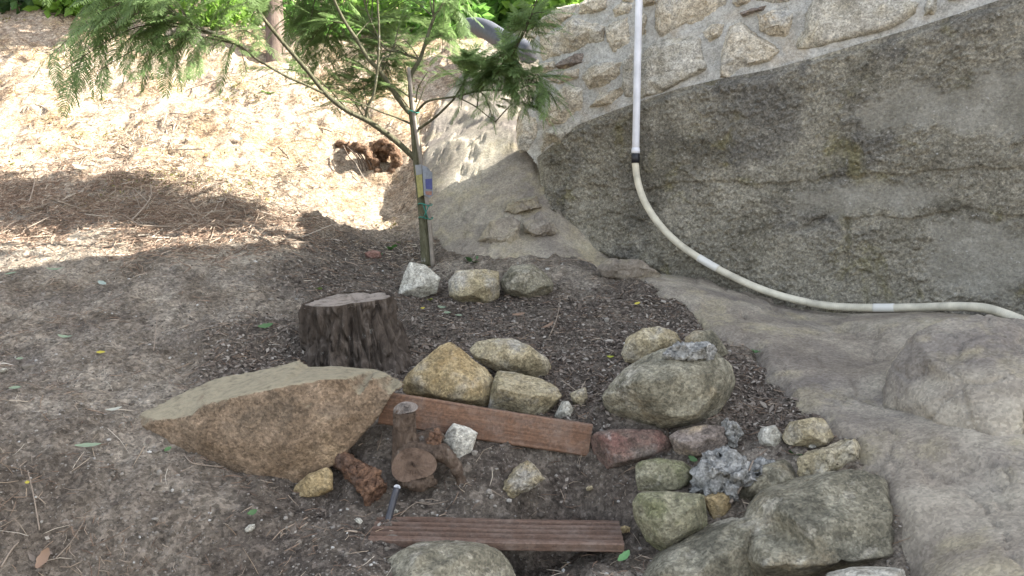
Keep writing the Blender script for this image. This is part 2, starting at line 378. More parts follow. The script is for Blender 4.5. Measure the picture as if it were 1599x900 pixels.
c = mixc(nt, sp.outputs[2], c, lit)
c = mixc(nt, maprange(nt, sp.outputs[1], .45, 1.0, 0, .45), c, ramp(nt, noise_node(nt, 16, 8, .7, vec), [(.35, (.20, .105, .06)), (.55, (.36, .25, .12)), (.7, (.30, .27, .10))]))
mm = ramp(nt, noise_node(nt, 30, 8, .7, vec), [(.3, (.06, .05, .042)), (.52, (.12, .10, .083)), (.7, (.19, .163, .137))])
fz = nn(nt, 'ShaderNodeMath', operation='MULTIPLY'); nt.links.new(sp.outputs[0], fz.inputs[0]); nt.links.new(maprange(nt, noise_node(nt, 6, 6, .6, vec), .3, .55, .35, 1), fz.inputs[1])
c = mixc(nt, fz.outputs[0], c, mm)
c = mixc(nt, 1.0, c, maprange(nt, noise_node(nt, 38, 7, .75, vec), .3, .7, .60, 1.40), 'MULTIPLY')
c = grit(nt, c, vec, 110, .66, 1.36); c = grit(nt, c, vec, 45, .78, 1.22)
c = mixc(nt, maprange(nt, noise_node(nt, 90, 2, .5, vec), .66, .70, 0, .7), c, (.36, .33, .29))
nt.links.new(c, b.inputs['Base Color']); b.inputs['Roughness'].default_value = 1.0; b.inputs['Specular IOR Level'].default_value = .1
bump(nt, b, ((55, .022, 8), (200, .008, 4)), vec); M['soil'] = m
ground = tag(link('ground', gme, M['soil']), 'sandy brown hillside soil with dry litter', 'ground', kind='structure')

# bedrock: smooth sandstone that shows through the soil in the middle and on the right
by = 0.9 * np.exp(np.linspace(0, math.log(9.0), 330)); bx = axis_lines([(-1.0, 2.6, 330), (2.6, 6.0, 50)])
BX, BY = np.meshgrid(bx, by, indexing='ij'); BZ = base_h(BX, BY); bq = np.stack([BX.ravel(), BY.ravel(), BZ.ravel()], 1)
mk = rock_mask(BX, BY)
brel = 0.034 * fbm(bq * np.array([1.3, 1.3, .8]), 2, 41) + 0.008 * np.abs(fbm(bq * 4.0, 3, 42)) + 0.0035 * fbm(bq * 22.0, 4, 43, .6)
step = fbm(bq * np.array([2.6, 2.0, 4.0]) + 7, 2, 44); brel += 0.016 * smooth(-.012, .012, step + .12 * fbm(bq * 14.0, 3, 48)) - 0.008
hb = ground_px(1325, 514)[0]; brel -= .10 * np.exp(-(((bq[:, 0] - hb[0]) / .05) ** 2 + ((bq[:, 1] - hb[1]) / .05) ** 2) ** 2)
# cracks
crack = np.abs(fbm(bq * np.array([1.9, 1.9, 2.4]) + 3.3, 3, 47)); brel -= 0.018 * smooth(.014, .0, crack)
BZ2 = BZ + brel.reshape(BX.shape) + 0.012 + np.where(mk < 0.03, np.maximum((mk - .03) * 0.9, -.45), 0)
bme = mesh_np('bedrock', np.stack([BX.ravel(), BY.ravel(), BZ2.ravel()], 1), grid_faces(len(bx), len(by)))
m, nt, b = new_mat('sandstone_bedrock'); vec = world_vec(nt)
c = ramp(nt, noise_node(nt, 2.6, 9, .62, vec, .5), [(.32, (.17, .145, .118)), (.47, (.255, .222, .178)), (.6, (.335, .30, .24)), (.72, (.42, .38, .305))])
c = mixc(nt, maprange(nt, noise_node(nt, 1.3, 6, .6, vec, .6), .46, .6, 0, .8), c, (.155, .136, .122))
c = mixc(nt, maprange(nt, noise_node(nt, 4, 7, .65, vec), .52, .66, 0, .6), c, (.34, .295, .19))
c = mixc(nt, maprange(nt, noise_node(nt, 14, 7, .7, vec), .6, .72, 0, .7), c, (.14, .115, .095))
c = mixc(nt, 1.0, c, maprange(nt, noise_node(nt, 26, 9, .75, vec), .3, .7, .78, 1.22), 'MULTIPLY')
c = grit(nt, c, vec, 130, .80, 1.20)
nt.links.new(c, b.inputs['Base Color']); b.inputs['Roughness'].default_value = .95; b.inputs['Specular IOR Level'].default_value = .15
bump(nt, b, ((20, .007, 10), (120, .004, 4)), vec); M['bedrock'] = m
bedrock = tag(link('bedrock', bme, M['bedrock']), 'bare weathered sandstone bedrock sloping down to the right', 'rock', kind='structure')

# ------------------------------------------------------------------ rocks: outline + relief -> solid -> even mesh -> weathered
PENDING = []
def solid(name, ring, inner, back, material, parent=None, voxel=0.006, amp=0.006, freq=14.0, iters=3, label=None, cat='stone', group=None, seed=None, layers=0.0, chisel=0, crack=1.0):
    """ring: (N,3) silhouette; inner: (K,3) points of the near side; back: vector to the far side. 2D layout in ring's own plane."""
    ring = np.asarray(ring, float); inner = np.asarray(inner, float).reshape(-1, 3); bk = np.asarray(back, float)
    ax = -bk / np.linalg.norm(bk); e1 = np.cross([0, 0, 1.0], ax); e1 /= np.linalg.norm(e1); e2 = np.cross(ax, e1)
    allp = np.concatenate([ring, inner]); uv = np.stack([allp @ e1, allp @ e2], 1); n = len(ring)
    co, ed, fa, ov, oe, of = delaunay_2d_cdt([Vector(p) for p in uv], [], [list(range(n))], 1, 1e-6)
    dep = allp @ ax; V = []
    for k, cxy in enumerate(co):
        src = [i for i in ov[k]]
        d = dep[src[0]] if src else dep[np.argmin(((uv - np.array(cxy)) ** 2).sum(1))]
        V.append(e1 * cxy[0] + e2 * cxy[1] + ax * d)
    bm = bmesh.new(); bv = [bm.verts.new(p) for p in V]
    for f in fa:
        try: bm.faces.new([bv[i] for i in f])
        except ValueError: pass
    bnd = [e for e in bm.edges if len(e.link_faces) == 1]
    cen = ring.mean(0); r = bmesh.ops.extrude_edge_only(bm, edges=bnd)
    nv = [g for g in r['geom'] if isinstance(g, bmesh.types.BMVert)]
    for v in nv:
        p = np.array(v.co); v.co = cen + (p - cen) * 0.72 + bk - ax * ((p - cen).dot(ax)) * 0.5
    es = [g for g in r['geom'] if isinstance(g, bmesh.types.BMEdge)]
    cv = bm.verts.new(cen + bk * 1.15)
    for e in es:
        try: bm.faces.new([e.verts[0], e.verts[1], cv])
        except ValueError: pass
    bmesh.ops.recalc_face_normals(bm, faces=bm.faces)
    o0 = cen.copy(); o0[2] = ring[:, 2].min()
    if parent is not None: o0 = np.zeros(3)
    bmesh.ops.translate(bm, verts=bm.verts, vec=-Vector(o0))
    me = bpy.data.meshes.new(name); bm.to_mesh(me); bm.free()
    o = link(name, me, material, parent, None if parent is not None else o0)
    md = o.modifiers.new('r', 'REMESH'); md.mode = 'VOXEL'; md.voxel_size = voxel
    sm = o.modifiers.new('s', 'SMOOTH'); sm.factor = 0.5; sm.iterations = max(1, iters - 2)
    PENDING.append((o, o0, material, amp, freq, seed if seed is not None else len(PENDING) * 7 + 3, layers, chisel, crack, ax))
    if parent is None: tag(o, label, cat, group)
    elif label: o['label'] = label
    return o
def finish_solids():
    dg = bpy.context.evaluated_depsgraph_get()
    done = []
    for rec in PENDING:
        done.append(bpy.data.meshes.new_from_object(rec[0].evaluated_get(dg)))
    for (o, o0, material, amp, freq, seed, layers, chisel, crack, ax), me in zip(PENDING, done):
        n = len(me.vertices); v = np.empty(n * 3, np.float32); me.vertices.foreach_get('co', v); v = v.reshape(-1, 3).astype(float)
        nr = np.empty(n * 3, np.float32); me.vertex_normals.foreach_get('vector', nr); nr = nr.reshape(-1, 3)
        w = v + o0
        if chisel:
            rc = np.random.default_rng(seed); cen = v.mean(0); v = v - cen
            for k in range(chisel):
                q = rc.normal(size=3) * .62 + ax; q /= np.linalg.norm(q); h = v @ q; lim = np.percentile(h, 99.8) * rc.uniform(.74, .96)
                v = v - np.outer(np.maximum(h - lim, 0) * .92, q)
            v = v + cen; w = v + o0
        d = amp * (1.2 * fbm(w * freq, 4, seed) - 0.6 * np.abs(pnoise(w * freq * 2.3, seed + 5)))
        f1, f2 = cells(w * freq * .75 + .35 * fbm(w * freq, 2, seed + 3)[:, None], seed + 11, True)
        d -= crack * amp * .8 * smooth(.08, .0, f2 - f1); d += crack * amp * .5 * (_hash(*[(np.floor(w[:, k] * freq * .55 + .5 * pnoise(w * freq * .6, seed + k))).astype(np.int64) for k in range(3)], seed) / 4294967295. - .5)
        if layers: d += layers * fbm(w * np.array([6, 6, 70.]), 2, seed + 9)
        v = v + nr * d[:, None]
        me.vertices.foreach_set('co', v.astype(np.float32).ravel())
        me.polygons.foreach_set('use_smooth', np.ones(len(me.polygons), bool))
        me.materials.clear(); me.materials.append(material); me.update()
        old = o.data; o.modifiers.clear(); o.data = me; bpy.data.meshes.remove(old)
    PENDING.clear()
def stone(name, label, outline, t, thick, mat, ridge=None, amp=None, freq=None, cat='stone', group=None, parent=None, vox=None, iters=3, lean=0.0, layers=0.0, back=1.0, chisel=None, crack=1.0):
    """outline in photograph places at distance t; thick = how far the near side bulges; ridge = [(px,py,metres towards the viewer)];
    an outline point may carry its own third value; lean: metres the foot comes forward"""
    o = np.array([(q[0], q[1], q[2] if len(q) > 2 else 0.0) for q in outline], float)
    c = o[:, :2].mean(0); o[:, :2] = c + (o[:, :2] - c) * (1.0 if parent is not None else 1.07); hpx = max(np.ptp(o[:, 1]), 1)
    if parent is None:
        lo = o[np.argmax(o[:, 1]), :2]; t = min(t, ground_px(lo[0], min(lo[1], 930))[1] + .3 * thick, ground_px(c[0], min(c[1], 930))[1] + .25 * thick)
    ring = [P(a, b, t - dd - lean * (b - c[1]) / hpx) for a, b, dd in o]
    r = random.Random(int(c[0] * 7 + c[1] * 13)); given = ridge is not None
    if ridge is None:
        ridge = []
        for k in range(0, len(o), 1 if len(o) < 9 else 2):
            s = r.uniform(.45, .85); ridge.append((c[0] + (o[k, 0] - c[0]) * s, c[1] + (o[k, 1] - c[1]) * s, thick * r.uniform(.5, 1.15)))
        ridge.append((c[0] + r.uniform(-5, 5), c[1] + r.uniform(-4, 4), thick * 1.05))
    inner = [P(a, b, t - dd - lean * (b - c[1]) / hpx) for a, b, dd in ridge]
    size = max(np.ptp(o[:, 0]), np.ptp(o[:, 1])) / FPX * t
    return solid(name, ring, inner, FW * thick * back, mat, parent, vox or max(size / 40, .0035), amp if amp is not None else size * .010, freq or 3.2 / size, iters, label, cat, group, layers=layers, chisel=chisel if chisel is not None else (0 if mat is M['cement'] or parent is not None else (5 if given else 9)), crack=crack)

# ------------------------------------------------------------------ wall of rubble stones on a rough concrete footing
def wuv(px, py): return wall_uv(on_wall(px, py))
wall_left = [wuv(*q) for q in ((846, 300), (842, 268), (826, 244), (808, 224), (808, 182), (826, 158), (838, 122), (838, 98), (826, 62), (850, 30), (905, 6))]
sh_px = [(700,276),(640,335),(590,357),(540,372),(500,392),(440,402),(300,398),(150,402),(0,412),(-120,420)]
prof = []
for a, b_ in sh_px:
    g, _t = ground_px(a, b_); s = (W0 - g).dot(WN) / SUN.dot(WN); prof.append(wall_uv(g + s * SUN))
wall_root = empty('stone_wall', (W0[0], W0[1], CAM[2] + .2), 'pale rubble stone wall set in grey mortar above the rough concrete', 'wall')
UR = 6.6
top_prof = [(.36, 1.36), (.80, 1.55), (1.3, 1.98), (1.52, 2.42), (1.80, 3.15), (2.2, 3.75), (4.6, 4.2), (UR, 4.7)]  # unseen top and right end of the wall, shaped for its shadow on the bank
outl = wall_left + [np.array(q) for q in top_prof] + [np.array((UR, -0.6)), np.array((0.2, -0.6))]
bm = bmesh.new()
fv = [bm.verts.new(wall_pt(u, v, -0.035)) for u, v in outl]; f = bm.faces.new(fv)
r = bmesh.ops.extrude_face_region(bm, geom=[f]); bmesh.ops.translate(bm, verts=[g for g in r['geom'] if isinstance(g, bmesh.types.BMVert)], vec=Vector(-WN * .10))
bmesh.ops.recalc_face_normals(bm, faces=bm.faces)
me = bpy.data.meshes.new('core'); bm.to_mesh(me); bm.free(); link('core', me, M['mortar'], wall_root)
bm = bmesh.new()
fv = [bm.verts.new(wall_pt(u, v, -0.138)) for u, v in [np.array((.85, -.6)), np.array((.85, 1.56))] + [np.array(q) for q in top_prof[2:]] + [np.array((UR, -.6))]]; f = bm.faces.new(fv)
r = bmesh.ops.extrude_face_region(bm, geom=[f]); bmesh.ops.translate(bm, verts=[g for g in r['geom'] if isinstance(g, bmesh.types.BMVert)], vec=Vector(-WN * .35))
bmesh.ops.recalc_face_normals(bm, faces=bm.faces)
me = bpy.data.meshes.new('backing'); bm.to_mesh(me); bm.free(); link('backing', me, M['mortar'], wall_root)
# mortar bed: a bumpy sheet between the stones
u = np.linspace(-.25, 2.6, 300); v = np.linspace(-.2, 1.35, 170); UU, VV = np.meshgrid(u, v, indexing='ij')
q = np.stack([UU.ravel(), VV.ravel(), np.zeros(UU.size)], 1)
off = -0.012 + .014 * fbm(q * 9, 4, 61) + .004 * fbm(q * 40, 3, 62)
keep = edge_dist([tuple(x) for x in wall_left] + [(.55, 1.45), (3, 3), (3, -.6), (.1, -.6)], UU, VV) + .012 * fbm(q * 14, 2, 63).reshape(UU.shape)
F = grid_faces(len(u), len(v)); kk = keep.ravel() > 0; F = F[kk[F].all(1)]
based('mortar', wall_pt(UU.ravel(), VV.ravel(), off), F, M['mortar'], wall_root)
WALL = [
 ([(904,25),(908,4),(922,-6),(952,-8),(950,8),(942,14),(920,24)], 0), ([(820,58),(848,28),(875,12),(902,8),(899,21),(868,45),(842,60)], 0),
 ([(848,58),(870,48),(895,31),(925,33),(938,42),(938,67),(912,72),(882,85),(852,94),(846,76)], 0), ([(840,104),(866,94),(869,107),(842,121)], 0),
 ([(868,102),(895,85),(928,81),(922,95),(882,110),(870,110)], 2), ([(856,122),(882,111),(909,107),(907,122),(870,132)], 0),
 ([(910,117),(925,101),(955,95),(971,95),(968,115),(950,132),(922,139),(911,128)], 0), ([(921,166),(940,144),(970,136),(974,148),(960,162),(928,172)], 0),
 ([(846,190),(850,157),(882,136),(907,141),(908,168),(890,187),(850,199)], 0), ([(806,225),(808,178),(828,163),(840,188),(838,215),(828,232),(814,236)], 0),
 ([(944,40),(960,29),(989,25),(990,65),(960,81),(948,64)], 0), ([(946,33),(955,14),(970,4),(988,8),(986,22),(962,27)], 0),
 ([(1028,15),(1034,-8),(1080,-16),(1130,-10),(1131,6),(1112,32),(1075,40),(1036,58),(1027,42)], 0), ([(1002,22),(1010,28),(1012,46),(1008,62),(1000,68),(996,40)], 0),
 ([(1000,74),(1025,62),(1072,57),(1090,61),(1095,95),(1101,107),(1075,122),(1035,142),(1002,150),(992,120)], 1), ([(972,97),(989,84),(990,150),(974,150)], 1),
 ([(1099,50),(1112,37),(1130,40),(1125,60),(1108,68)], 0), ([(1135,64),(1142,46),(1160,38),(1175,52),(1200,68),(1214,80),(1200,94),(1165,102),(1145,120),(1122,120),(1125,98)], 0),
 ([(1139,5),(1143,-14),(1165,-16),(1172,4),(1155,13)], 0), ([(1158,20),(1190,10),(1202,8),(1200,15),(1163,26)], 2),
 ([(1185,24),(1205,16),(1238,12),(1241,48),(1232,58),(1215,56),(1186,47)], 0), ([(1246,77),(1262,34),(1262,0),(1290,-22),(1400,-30),(1436,-4),(1415,27),(1385,45),(1350,52),(1277,72)], 1),
 ([(1442,26),(1447,-2),(1463,-4),(1461,22)], 1), ([(1476,4),(1486,-22),(1560,-26),(1520,-7)], 1), ([(1003,2),(1010,-20),(1028,-22),(1024,5),(1006,13)], 0),
 ([(955,4),(968,-20),(992,-22),(989,4),(970,2)], 0), ([(1178,2),(1182,-22),(1250,-30),(1254,-2),(1236,6),(1206,4)], 1),
 ([(846,240),(850,206),(892,192),(898,200),(880,222)], 1),
]
LBL = {2: 'dark purplish flat stone'}
for k, (o, kind) in enumerate(WALL):
    o = np.array(o, float); c = o.mean(0); o = c + (o - c) * 1.13; rr = random.Random(k); th = rr.uniform(.028, .055)
    ring = [on_wall(a, b_, -.02) for a, b_ in o]
    inner = [on_wall(c[0] + (a - c[0]) * .82, c[1] + (b_ - c[1]) * .82, th * rr.uniform(.7, 1.15)) for a, b_ in o] + [on_wall(c[0], c[1], th * 1.1)]
    sz = max(np.ptp(o[:, 0]), np.ptp(o[:, 1])) / FPX * 4.2
    ob = solid('stone', ring, inner, -WN * .08, (M['wall_stone'], M['wall_stone_grey'], M['wall_stone_dark'])[kind], wall_root, max(sz / 34, .0045), .011, 11, 2, LBL.get(kind), seed=900 + k * 3, layers=.004, chisel=5, crack=.6)
# the wall goes on above: coarse stones in rough courses
rr = random.Random(5); vv = 1.22
while vv < 3.3:
    hgt = rr.uniform(.16, .26); uu = np.interp(vv + hgt, [p[1] for p in top_prof], [p[0] for p in top_prof]) + .03
    while uu < 2.9:
        w_ = rr.uniform(.18, .42); k = 8; ring = []; inner = []
        for j in range(k):
            a = 2 * math.pi * (j + .5) / k; x = uu + w_ / 2 + w_ / 2 * 1.05 * np.clip(math.cos(a) * 1.3, -1, 1) * rr.uniform(.82, .95); y = vv + hgt / 2 + hgt / 2 * np.clip(math.sin(a) * 1.3, -1, 1) * rr.uniform(.8, .93)
            ring.append(wall_pt(x, y, -.012)); inner.append(wall_pt(uu + w_ / 2 + (x - uu - w_ / 2) * .7, vv + hgt / 2 + (y - vv - hgt / 2) * .7, rr.uniform(.02, .05)))
        if not (uu < 1.9 and vv < 1.3): solid('stone', ring, inner, -WN * .06, M['wall_stone'], wall_root, .014, .01, 9, 2)
        uu += w_ + .03
    vv += hgt + .03

# rough cast concrete footing: pebbly relief, casting ledges, broken patches
foot_px = [(838,246),(850,236),(900,196),(960,172),(1000,158),(1060,138),(1120,124),(1200,109),(1270,90),(1350,66),(1430,43),(1500,20),(1560,0),(1599,-14),(1800,-80)]
foot_low = [(1800,640),(1599,600),(1400,560),(1200,530),(1060,450),(1000,418),(955,410),(928,400),(895,374),(872,356),(862,342),(846,332),(846,300),(842,275)]
foot = [tuple(wuv(*q)) for q in foot_px + foot_low]
u = np.linspace(-.05, 3.0, 640); v = np.linspace(-.85, 1.5, 470); UU, VV = np.meshgrid(u, v, indexing='ij')
q = np.stack([UU.ravel(), VV.ravel(), np.zeros(UU.size)], 1)
ed = edge_dist(foot, UU, VV) + .014 * fbm(q * 16, 3, 71).reshape(UU.shape)
patch_px = [[(1235,300),(1290,284),(1420,282),(1490,288),(1470,318),(1390,330),(1310,335),(1250,330)], [(1450,350),(1500,338),(1599,345),(1640,430),(1560,470),(1470,455),(1445,420)], [(1480,130),(1640,90),(1660,210),(1500,215),(1450,180)], [(1330,170),(1440,120),(1500,150),(1450,200),(1350,215)]]
sm_ = np.zeros(UU.shape)
wob = .07 * fbm(q * 7, 5, 72, .6).reshape(UU.shape)
for pp in patch_px: sm_ = np.maximum(sm_, smooth(-.03, .05, edge_dist([tuple(wuv(*z)) for z in pp], UU, VV) + wob))
rough_f = (1 - .9 * sm_.ravel()) * (0.45 + .55 * smooth(-.2, .25, fbm(q * 2.4, 3, 73)))
peb = 1 - np.clip(cells(np.concatenate([q[:, :2] * 62, np.zeros((len(q), 1))], 1), 74), 0, 1)
peb2 = 1 - np.clip(cells(np.concatenate([q[:, :2] * 130, np.zeros((len(q), 1))], 1), 75), 0, 1)
off = .022 + .020 * fbm(q * 4, 4, 76) + rough_f * (.026 * peb * smooth(-.15, .2, fbm(q * 20, 2, 78)) + .010 * peb2 + .012 * fbm(q * 28, 4, 77, .6))
# ledges where one pour ends and the next begins, and the broken cavity edge
def wline(pts_): return np.array([wuv(*z) for z in pts_])
def ledge(line, depth, width, up=True):
    y = np.interp(UU, line[:, 0], line[:, 1]) + .030 * fbm(np.stack([UU.ravel() * 7, UU.ravel() * 0, UU.ravel() * 0], 1), 3, 79).reshape(UU.shape)
    on = (UU > line[0, 0]) & (UU < line[-1, 0]); d = VV - y
    stp = .5 * depth * smooth(-.006, .006, d) * np.exp(-np.abs(d) / .12)
    return np.where(on, stp - .55 * depth * np.exp(-(np.abs(d) / width) ** 1.5) * (d < .004) - .3 * depth * np.exp(-(np.abs(d) / width)) * (d >= .004), 0).ravel()
off += ledge(wline([(880,300),(930,287),(1000,300),(1080,282),(1200,288),(1330,276),(1480,266),(1700,262)]), .016, .035)
off += ledge(wline([(1318,343),(1380,338),(1440,340),(1500,325),(1580,338),(1700,330)]), .014, .028)
off += ledge(wline([(870,365),(900,352),(960,330),(1010,345)]), .012, .02)
cx = wuv(1325, 400)[0]; dcx = UU - cx - .012 * fbm(q * 11, 3, 80).reshape(UU.shape)
off += (-.014 * np.exp(-(dcx / .012) ** 2) * ((VV < wuv(1325, 340)[1]) & (VV > wuv(1325, 455)[1]))).ravel()
cav = wuv(1275, 348); off += -.05 * np.exp(-(((UU - cav[0]) / .055) ** 2 + ((VV - cav[1] - .5 * (UU - cav[0])) / .02) ** 2)).ravel()
off -= .05 * smooth(.05, .0, ed).ravel()
WP = wall_pt(UU.ravel(), VV.ravel(), off)
F = grid_faces(len(u), len(v)); kk = ed.ravel() > 0; F = F[kk[F].all(1)]
fme = mesh_np('footing', WP, F)
ca = fme.color_attributes.new('zone', 'FLOAT_COLOR', 'POINT')
ca.data.foreach_set('color', np.stack([sm_.ravel(), rough_f, peb, np.ones(len(peb))], 1).astype(np.float32).ravel())
m, nt, b = new_mat('old_concrete'); vec = world_vec(nt)
att = nn(nt, 'ShaderNodeAttribute', attribute_name='zone'); sp = nn(nt, 'ShaderNodeSeparateColor'); nt.links.new(att.outputs['Color'], sp.inputs[0])
c = ramp(nt, noise_node(nt, 2.2, 9, .68, vec, .6), [(.34, (.14, .13, .105)), (.46, (.25, .234, .193)), (.6, (.325, .305, .255)), (.72, (.42, .40, .345))])
c = mixc(nt, maprange(nt, noise_node(nt, 2.1, 6, .6, vec, .8), .47, .60, 0, .75), c, (.125, .12, .112))
c = mixc(nt, maprange(nt, noise_node(nt, 4.2, 6, .65, vec, .5), .58, .68, 0, .6), c, (.20, .18, .085))
c = mixc(nt, sp.outputs[0], c, ramp(nt, noise_node(nt, 6, 8, .65, vec), [(.3, (.20, .19, .16)), (.5, (.26, .248, .213)), (.68, (.33, .318, .28))]))
tone = ramp(nt, noise_node(nt, 75, 5, .75, vec), [(.30, (.30, .28, .26)), (.43, (.8, .79, .77)), (.56, (1.05, 1.04, 1.0)), (.68, (1.5, 1.47, 1.4))])
c = mixc(nt, maprange(nt, sp.outputs[0], 0, 1, .9, .5), c, mixc(nt, 1.0, c, tone, 'MULTIPLY'))
rg = maprange(nt, sp.outputs[0], 0, 1, 1, .45)
c = grit(nt, c, vec, 75, .80, 1.20, mask=rg); c = grit(nt, c, vec, 150, .74, 1.26, mask=rg)
c = mixc(nt, maprange(nt, noise_node(nt, 58, 3, .6, vec), .66, .70, 0, .8), c, (.42, .41, .38))
nt.links.new(c, b.inputs['Base Color']); b.inputs['Roughness'].default_value = .95; b.inputs['Specular IOR Level'].default_value = .15
bump(nt, b, ((85, .012, 7), (300, .004, 4)), vec); M['concrete'] = m
fo = empty('concrete_footing', tuple(wall_pt(1.2, -.4, .03)), 'dark rough pebbly concrete footing with yellow moss below the stone wall', 'concrete wall')
link('cast_face', fme, M['concrete'], fo)
bm = bmesh.new(); fv = [bm.verts.new(wall_pt(a, b_, -.004)) for a, b_ in foot]; f = bm.faces.new(fv)
r = bmesh.ops.extrude_face_region(bm, geom=[f]); bmesh.ops.translate(bm, verts=[g for g in r['geom'] if isinstance(g, bmesh.types.BMVert)], vec=Vector(-WN * .09))
bmesh.ops.recalc_face_normals(bm, faces=bm.faces); me = bpy.data.meshes.new('core'); bm.to_mesh(me); bm.free(); link('core', me, M['concrete'], fo)

# ------------------------------------------------------------------ loose stones
S = stone
sl_out = [(213,660,.0),(230,647,-.05),(275,625,-.14),(332,600,-.20),(365,590,-.22),(400,584,-.24),(465,569,-.27),(481,578,-.25),(525,579,-.22),(575,582,-.16),(600,590,-.08),(622,602,.0),(597,625,.02),(585,650,.02),(562,675,.02),(530,712,.03),(512,727,.03),(480,748,.03),(450,763,.02),(425,761,.02),(400,760,.02),(355,747,.02),(350,735,.02),(312,728,.02),(275,717,.02),(235,707,.0),(217,675,.0)]
sl_in = [(245,656,.03),(298,649,.06),(318,631,.05),(360,622,.07),(400,612,.08),(437,603,.08),(500,592,.06),(540,590,.06),(580,591,.04),(320,690,.07),(400,690,.09),(460,700,.10),(500,660,.10),(400,735,.06),(460,740,.06),(560,620,.05),(545,650,.06)]
S('sandstone_slab', 'huge brown sandstone slab with pale lichen top, left of the upright board', sl_out, 2.62, .22, M['slab_brown'], sl_in, amp=.007, freq=6, vox=.007, iters=3, back=.5, cat='slab', chisel=0, crack=.25)
S('stone', 'yellowish pyramid shaped stone behind the upright board', [(631,600),(640,583),(665,560),(688,541),(703,537),(718,547),(740,565),(756,576),(770,594),(774,610),(766,628),(758,640),(700,636),(650,625),(632,612)], 2.84, .11, M['yellow_stone'], [(690,560,.05),(705,552,.04),(722,565,.05),(660,595,.09),(700,600,.12),(745,600,.09),(705,580,.09),(690,625,.11),(750,625,.08)])
S('stone', 'long smooth oval stone lying behind the pyramid shaped one', [(735,546),(745,535),(775,529),(800,530),(825,540),(850,559),(868,575),(866,586),(845,592),(815,589),(780,582),(745,562)], 3.02, .08, M['tan_stone'])
S('stone', 'grey topped tan block resting behind the board, beside the pyramid stone', [(778,580,-.05),(800,582,-.05),(840,592,-.05),(868,605,-.02),(878,625),(872,645),(850,652),(800,645),(766,636),(770,605)], 2.80, .09, M['tan_stone'], [(778,608,.07),(815,618,.09),(845,619,.08),(868,613,.04),(815,640,.08),(860,640,.05)])
S('stone', 'small pale wedge stone at the end of the upright board', [(866,650),(878,627),(890,627),(897,640),(897,656),(880,658)], 2.70, .03, M['white_stone'])
S('stone', 'small flat tan stone with crossed straws behind the board end', [(890,615),(914,604),(918,622),(908,636),(896,632)], 2.82, .03, M['tan_stone'])
boulder = empty('boulder', tuple(P(1040, 668, 2.7)), 'large rounded greenish grey boulder with cement on top', 'boulder')
S('body', None, [(936,640),(939,617),(950,600),(975,575),(1000,560),(1030,543),(1065,535),(1110,537),(1130,552),(1147,572),(1151,595),(1141,622),(1126,642),(1105,656),(1075,667),(1030,672),(980,670),(950,662)], 2.63, .20, M['grey_stone'], [(1000,590,.12),(1060,575,.11),(1110,570,.09),(965,635,.13),(1010,625,.19),(1060,610,.19),(1115,600,.15),(1010,655,.14),(1080,645,.16),(990,605,.15)], parent=boulder, amp=.007, freq=8, chisel=6)
S('cement_cap', 'lumpy grey cement crust on top', [(1030,553),(1045,541),(1068,534),(1095,533),(1112,536),(1122,548),(1118,562),(1105,570),(1096,577),(1085,566),(1068,562),(1050,565),(1036,562)], 2.58, .045, M['cement'], parent=boulder, amp=.010, freq=22)
S('stone', 'pale brown angular stone just behind the big boulder', [(972,552),(980,528),(1005,513),(1030,511),(1055,520),(1062,534),(1040,550),(1000,568),(978,564)], 3.02, .08, M['tan_stone'], [(1030,522,.03),(1020,540,.07),(1045,535,.05),(990,545,.06)])
S('stone', 'low dark stone half hidden behind the right of the boulder', [(1062,532),(1085,518),(1110,516),(1128,530),(1137,552),(1110,565),(1070,560)], 3.0, .06, M['grey_stone'])
S('brick', 'broken red brick below the big boulder', [(921,687),(934,675),(975,671),(1030,674),(1047,690),(1050,702),(1047,713),(1000,726),(936,739),(928,716)], 2.54, .07, M['brick'], [(935,690,.05),(1000,692,.06),(1040,700,.03),(938,728,.05),(1000,715,.06)], cat='brick', chisel=2)
S('brick', 'half brick with a mortar streak, to the right of the red brick', [(1045,682),(1060,673),(1100,665),(1135,668),(1140,690),(1104,710),(1068,719),(1055,705)], 2.56, .06, M['wall_stone_dark'], [(1066,690,.05),(1075,712,.05),(1105,685,.05)], cat='brick', chisel=2)
S('stone', 'small green tinged stone wedged under the red brick', [(984,738),(1000,722),(1030,717),(1065,722),(1080,734),(1082,752),(1060,766),(1000,772),(990,760)], 2.46, .07, M['green_stone'])
S('stone', 'squared grey green block below the small green stone', [(989,787),(1000,772),(1050,771),(1096,775),(1100,800),(1103,826),(1085,840),(1036,863),(1010,842),(993,808)], 2.40, .09, M['green_stone'], [(1020,783,.05),(1028,815,.07),(1034,852,.06),(1088,785,.06),(1092,822,.06),(1060,810,.075)], chisel=1, amp=.003)
S('stone', 'small tan stone under the grey cement lump', [(1099,776),(1120,768),(1146,776),(1137,809),(1115,815),(1105,802)], 2.40, .05, M['yellow_stone'])
S('cement_lump', 'lumpy light grey cement heap between brick and long tan stone', [(1080,765),(1088,748),(1096,722),(1112,706),(1135,704),(1150,716),(1165,725),(1190,722),(1215,728),(1222,745),(1195,758),(1160,770),(1150,786),(1130,780),(1105,776)], 2.44, .08, M['cement'], amp=.030, freq=20, cat='cement')
S('stone', 'rounded grey stone with cement on it, right of the cement heap', [(1148,780),(1160,750),(1195,728),(1232,718),(1251,736),(1251,756),(1215,772),(1180,785),(1160,790)], 2.42, .08, M['grey_stone'])
S('stone', 'long rugged tan stone at the right end of the row', [(1248,718),(1270,706),(1300,700),(1340,684),(1353,698),(1354,724),(1325,734),(1300,746),(1272,757),(1253,756)], 2.44, .07, M['tan_stone'], amp=.010, freq=20)
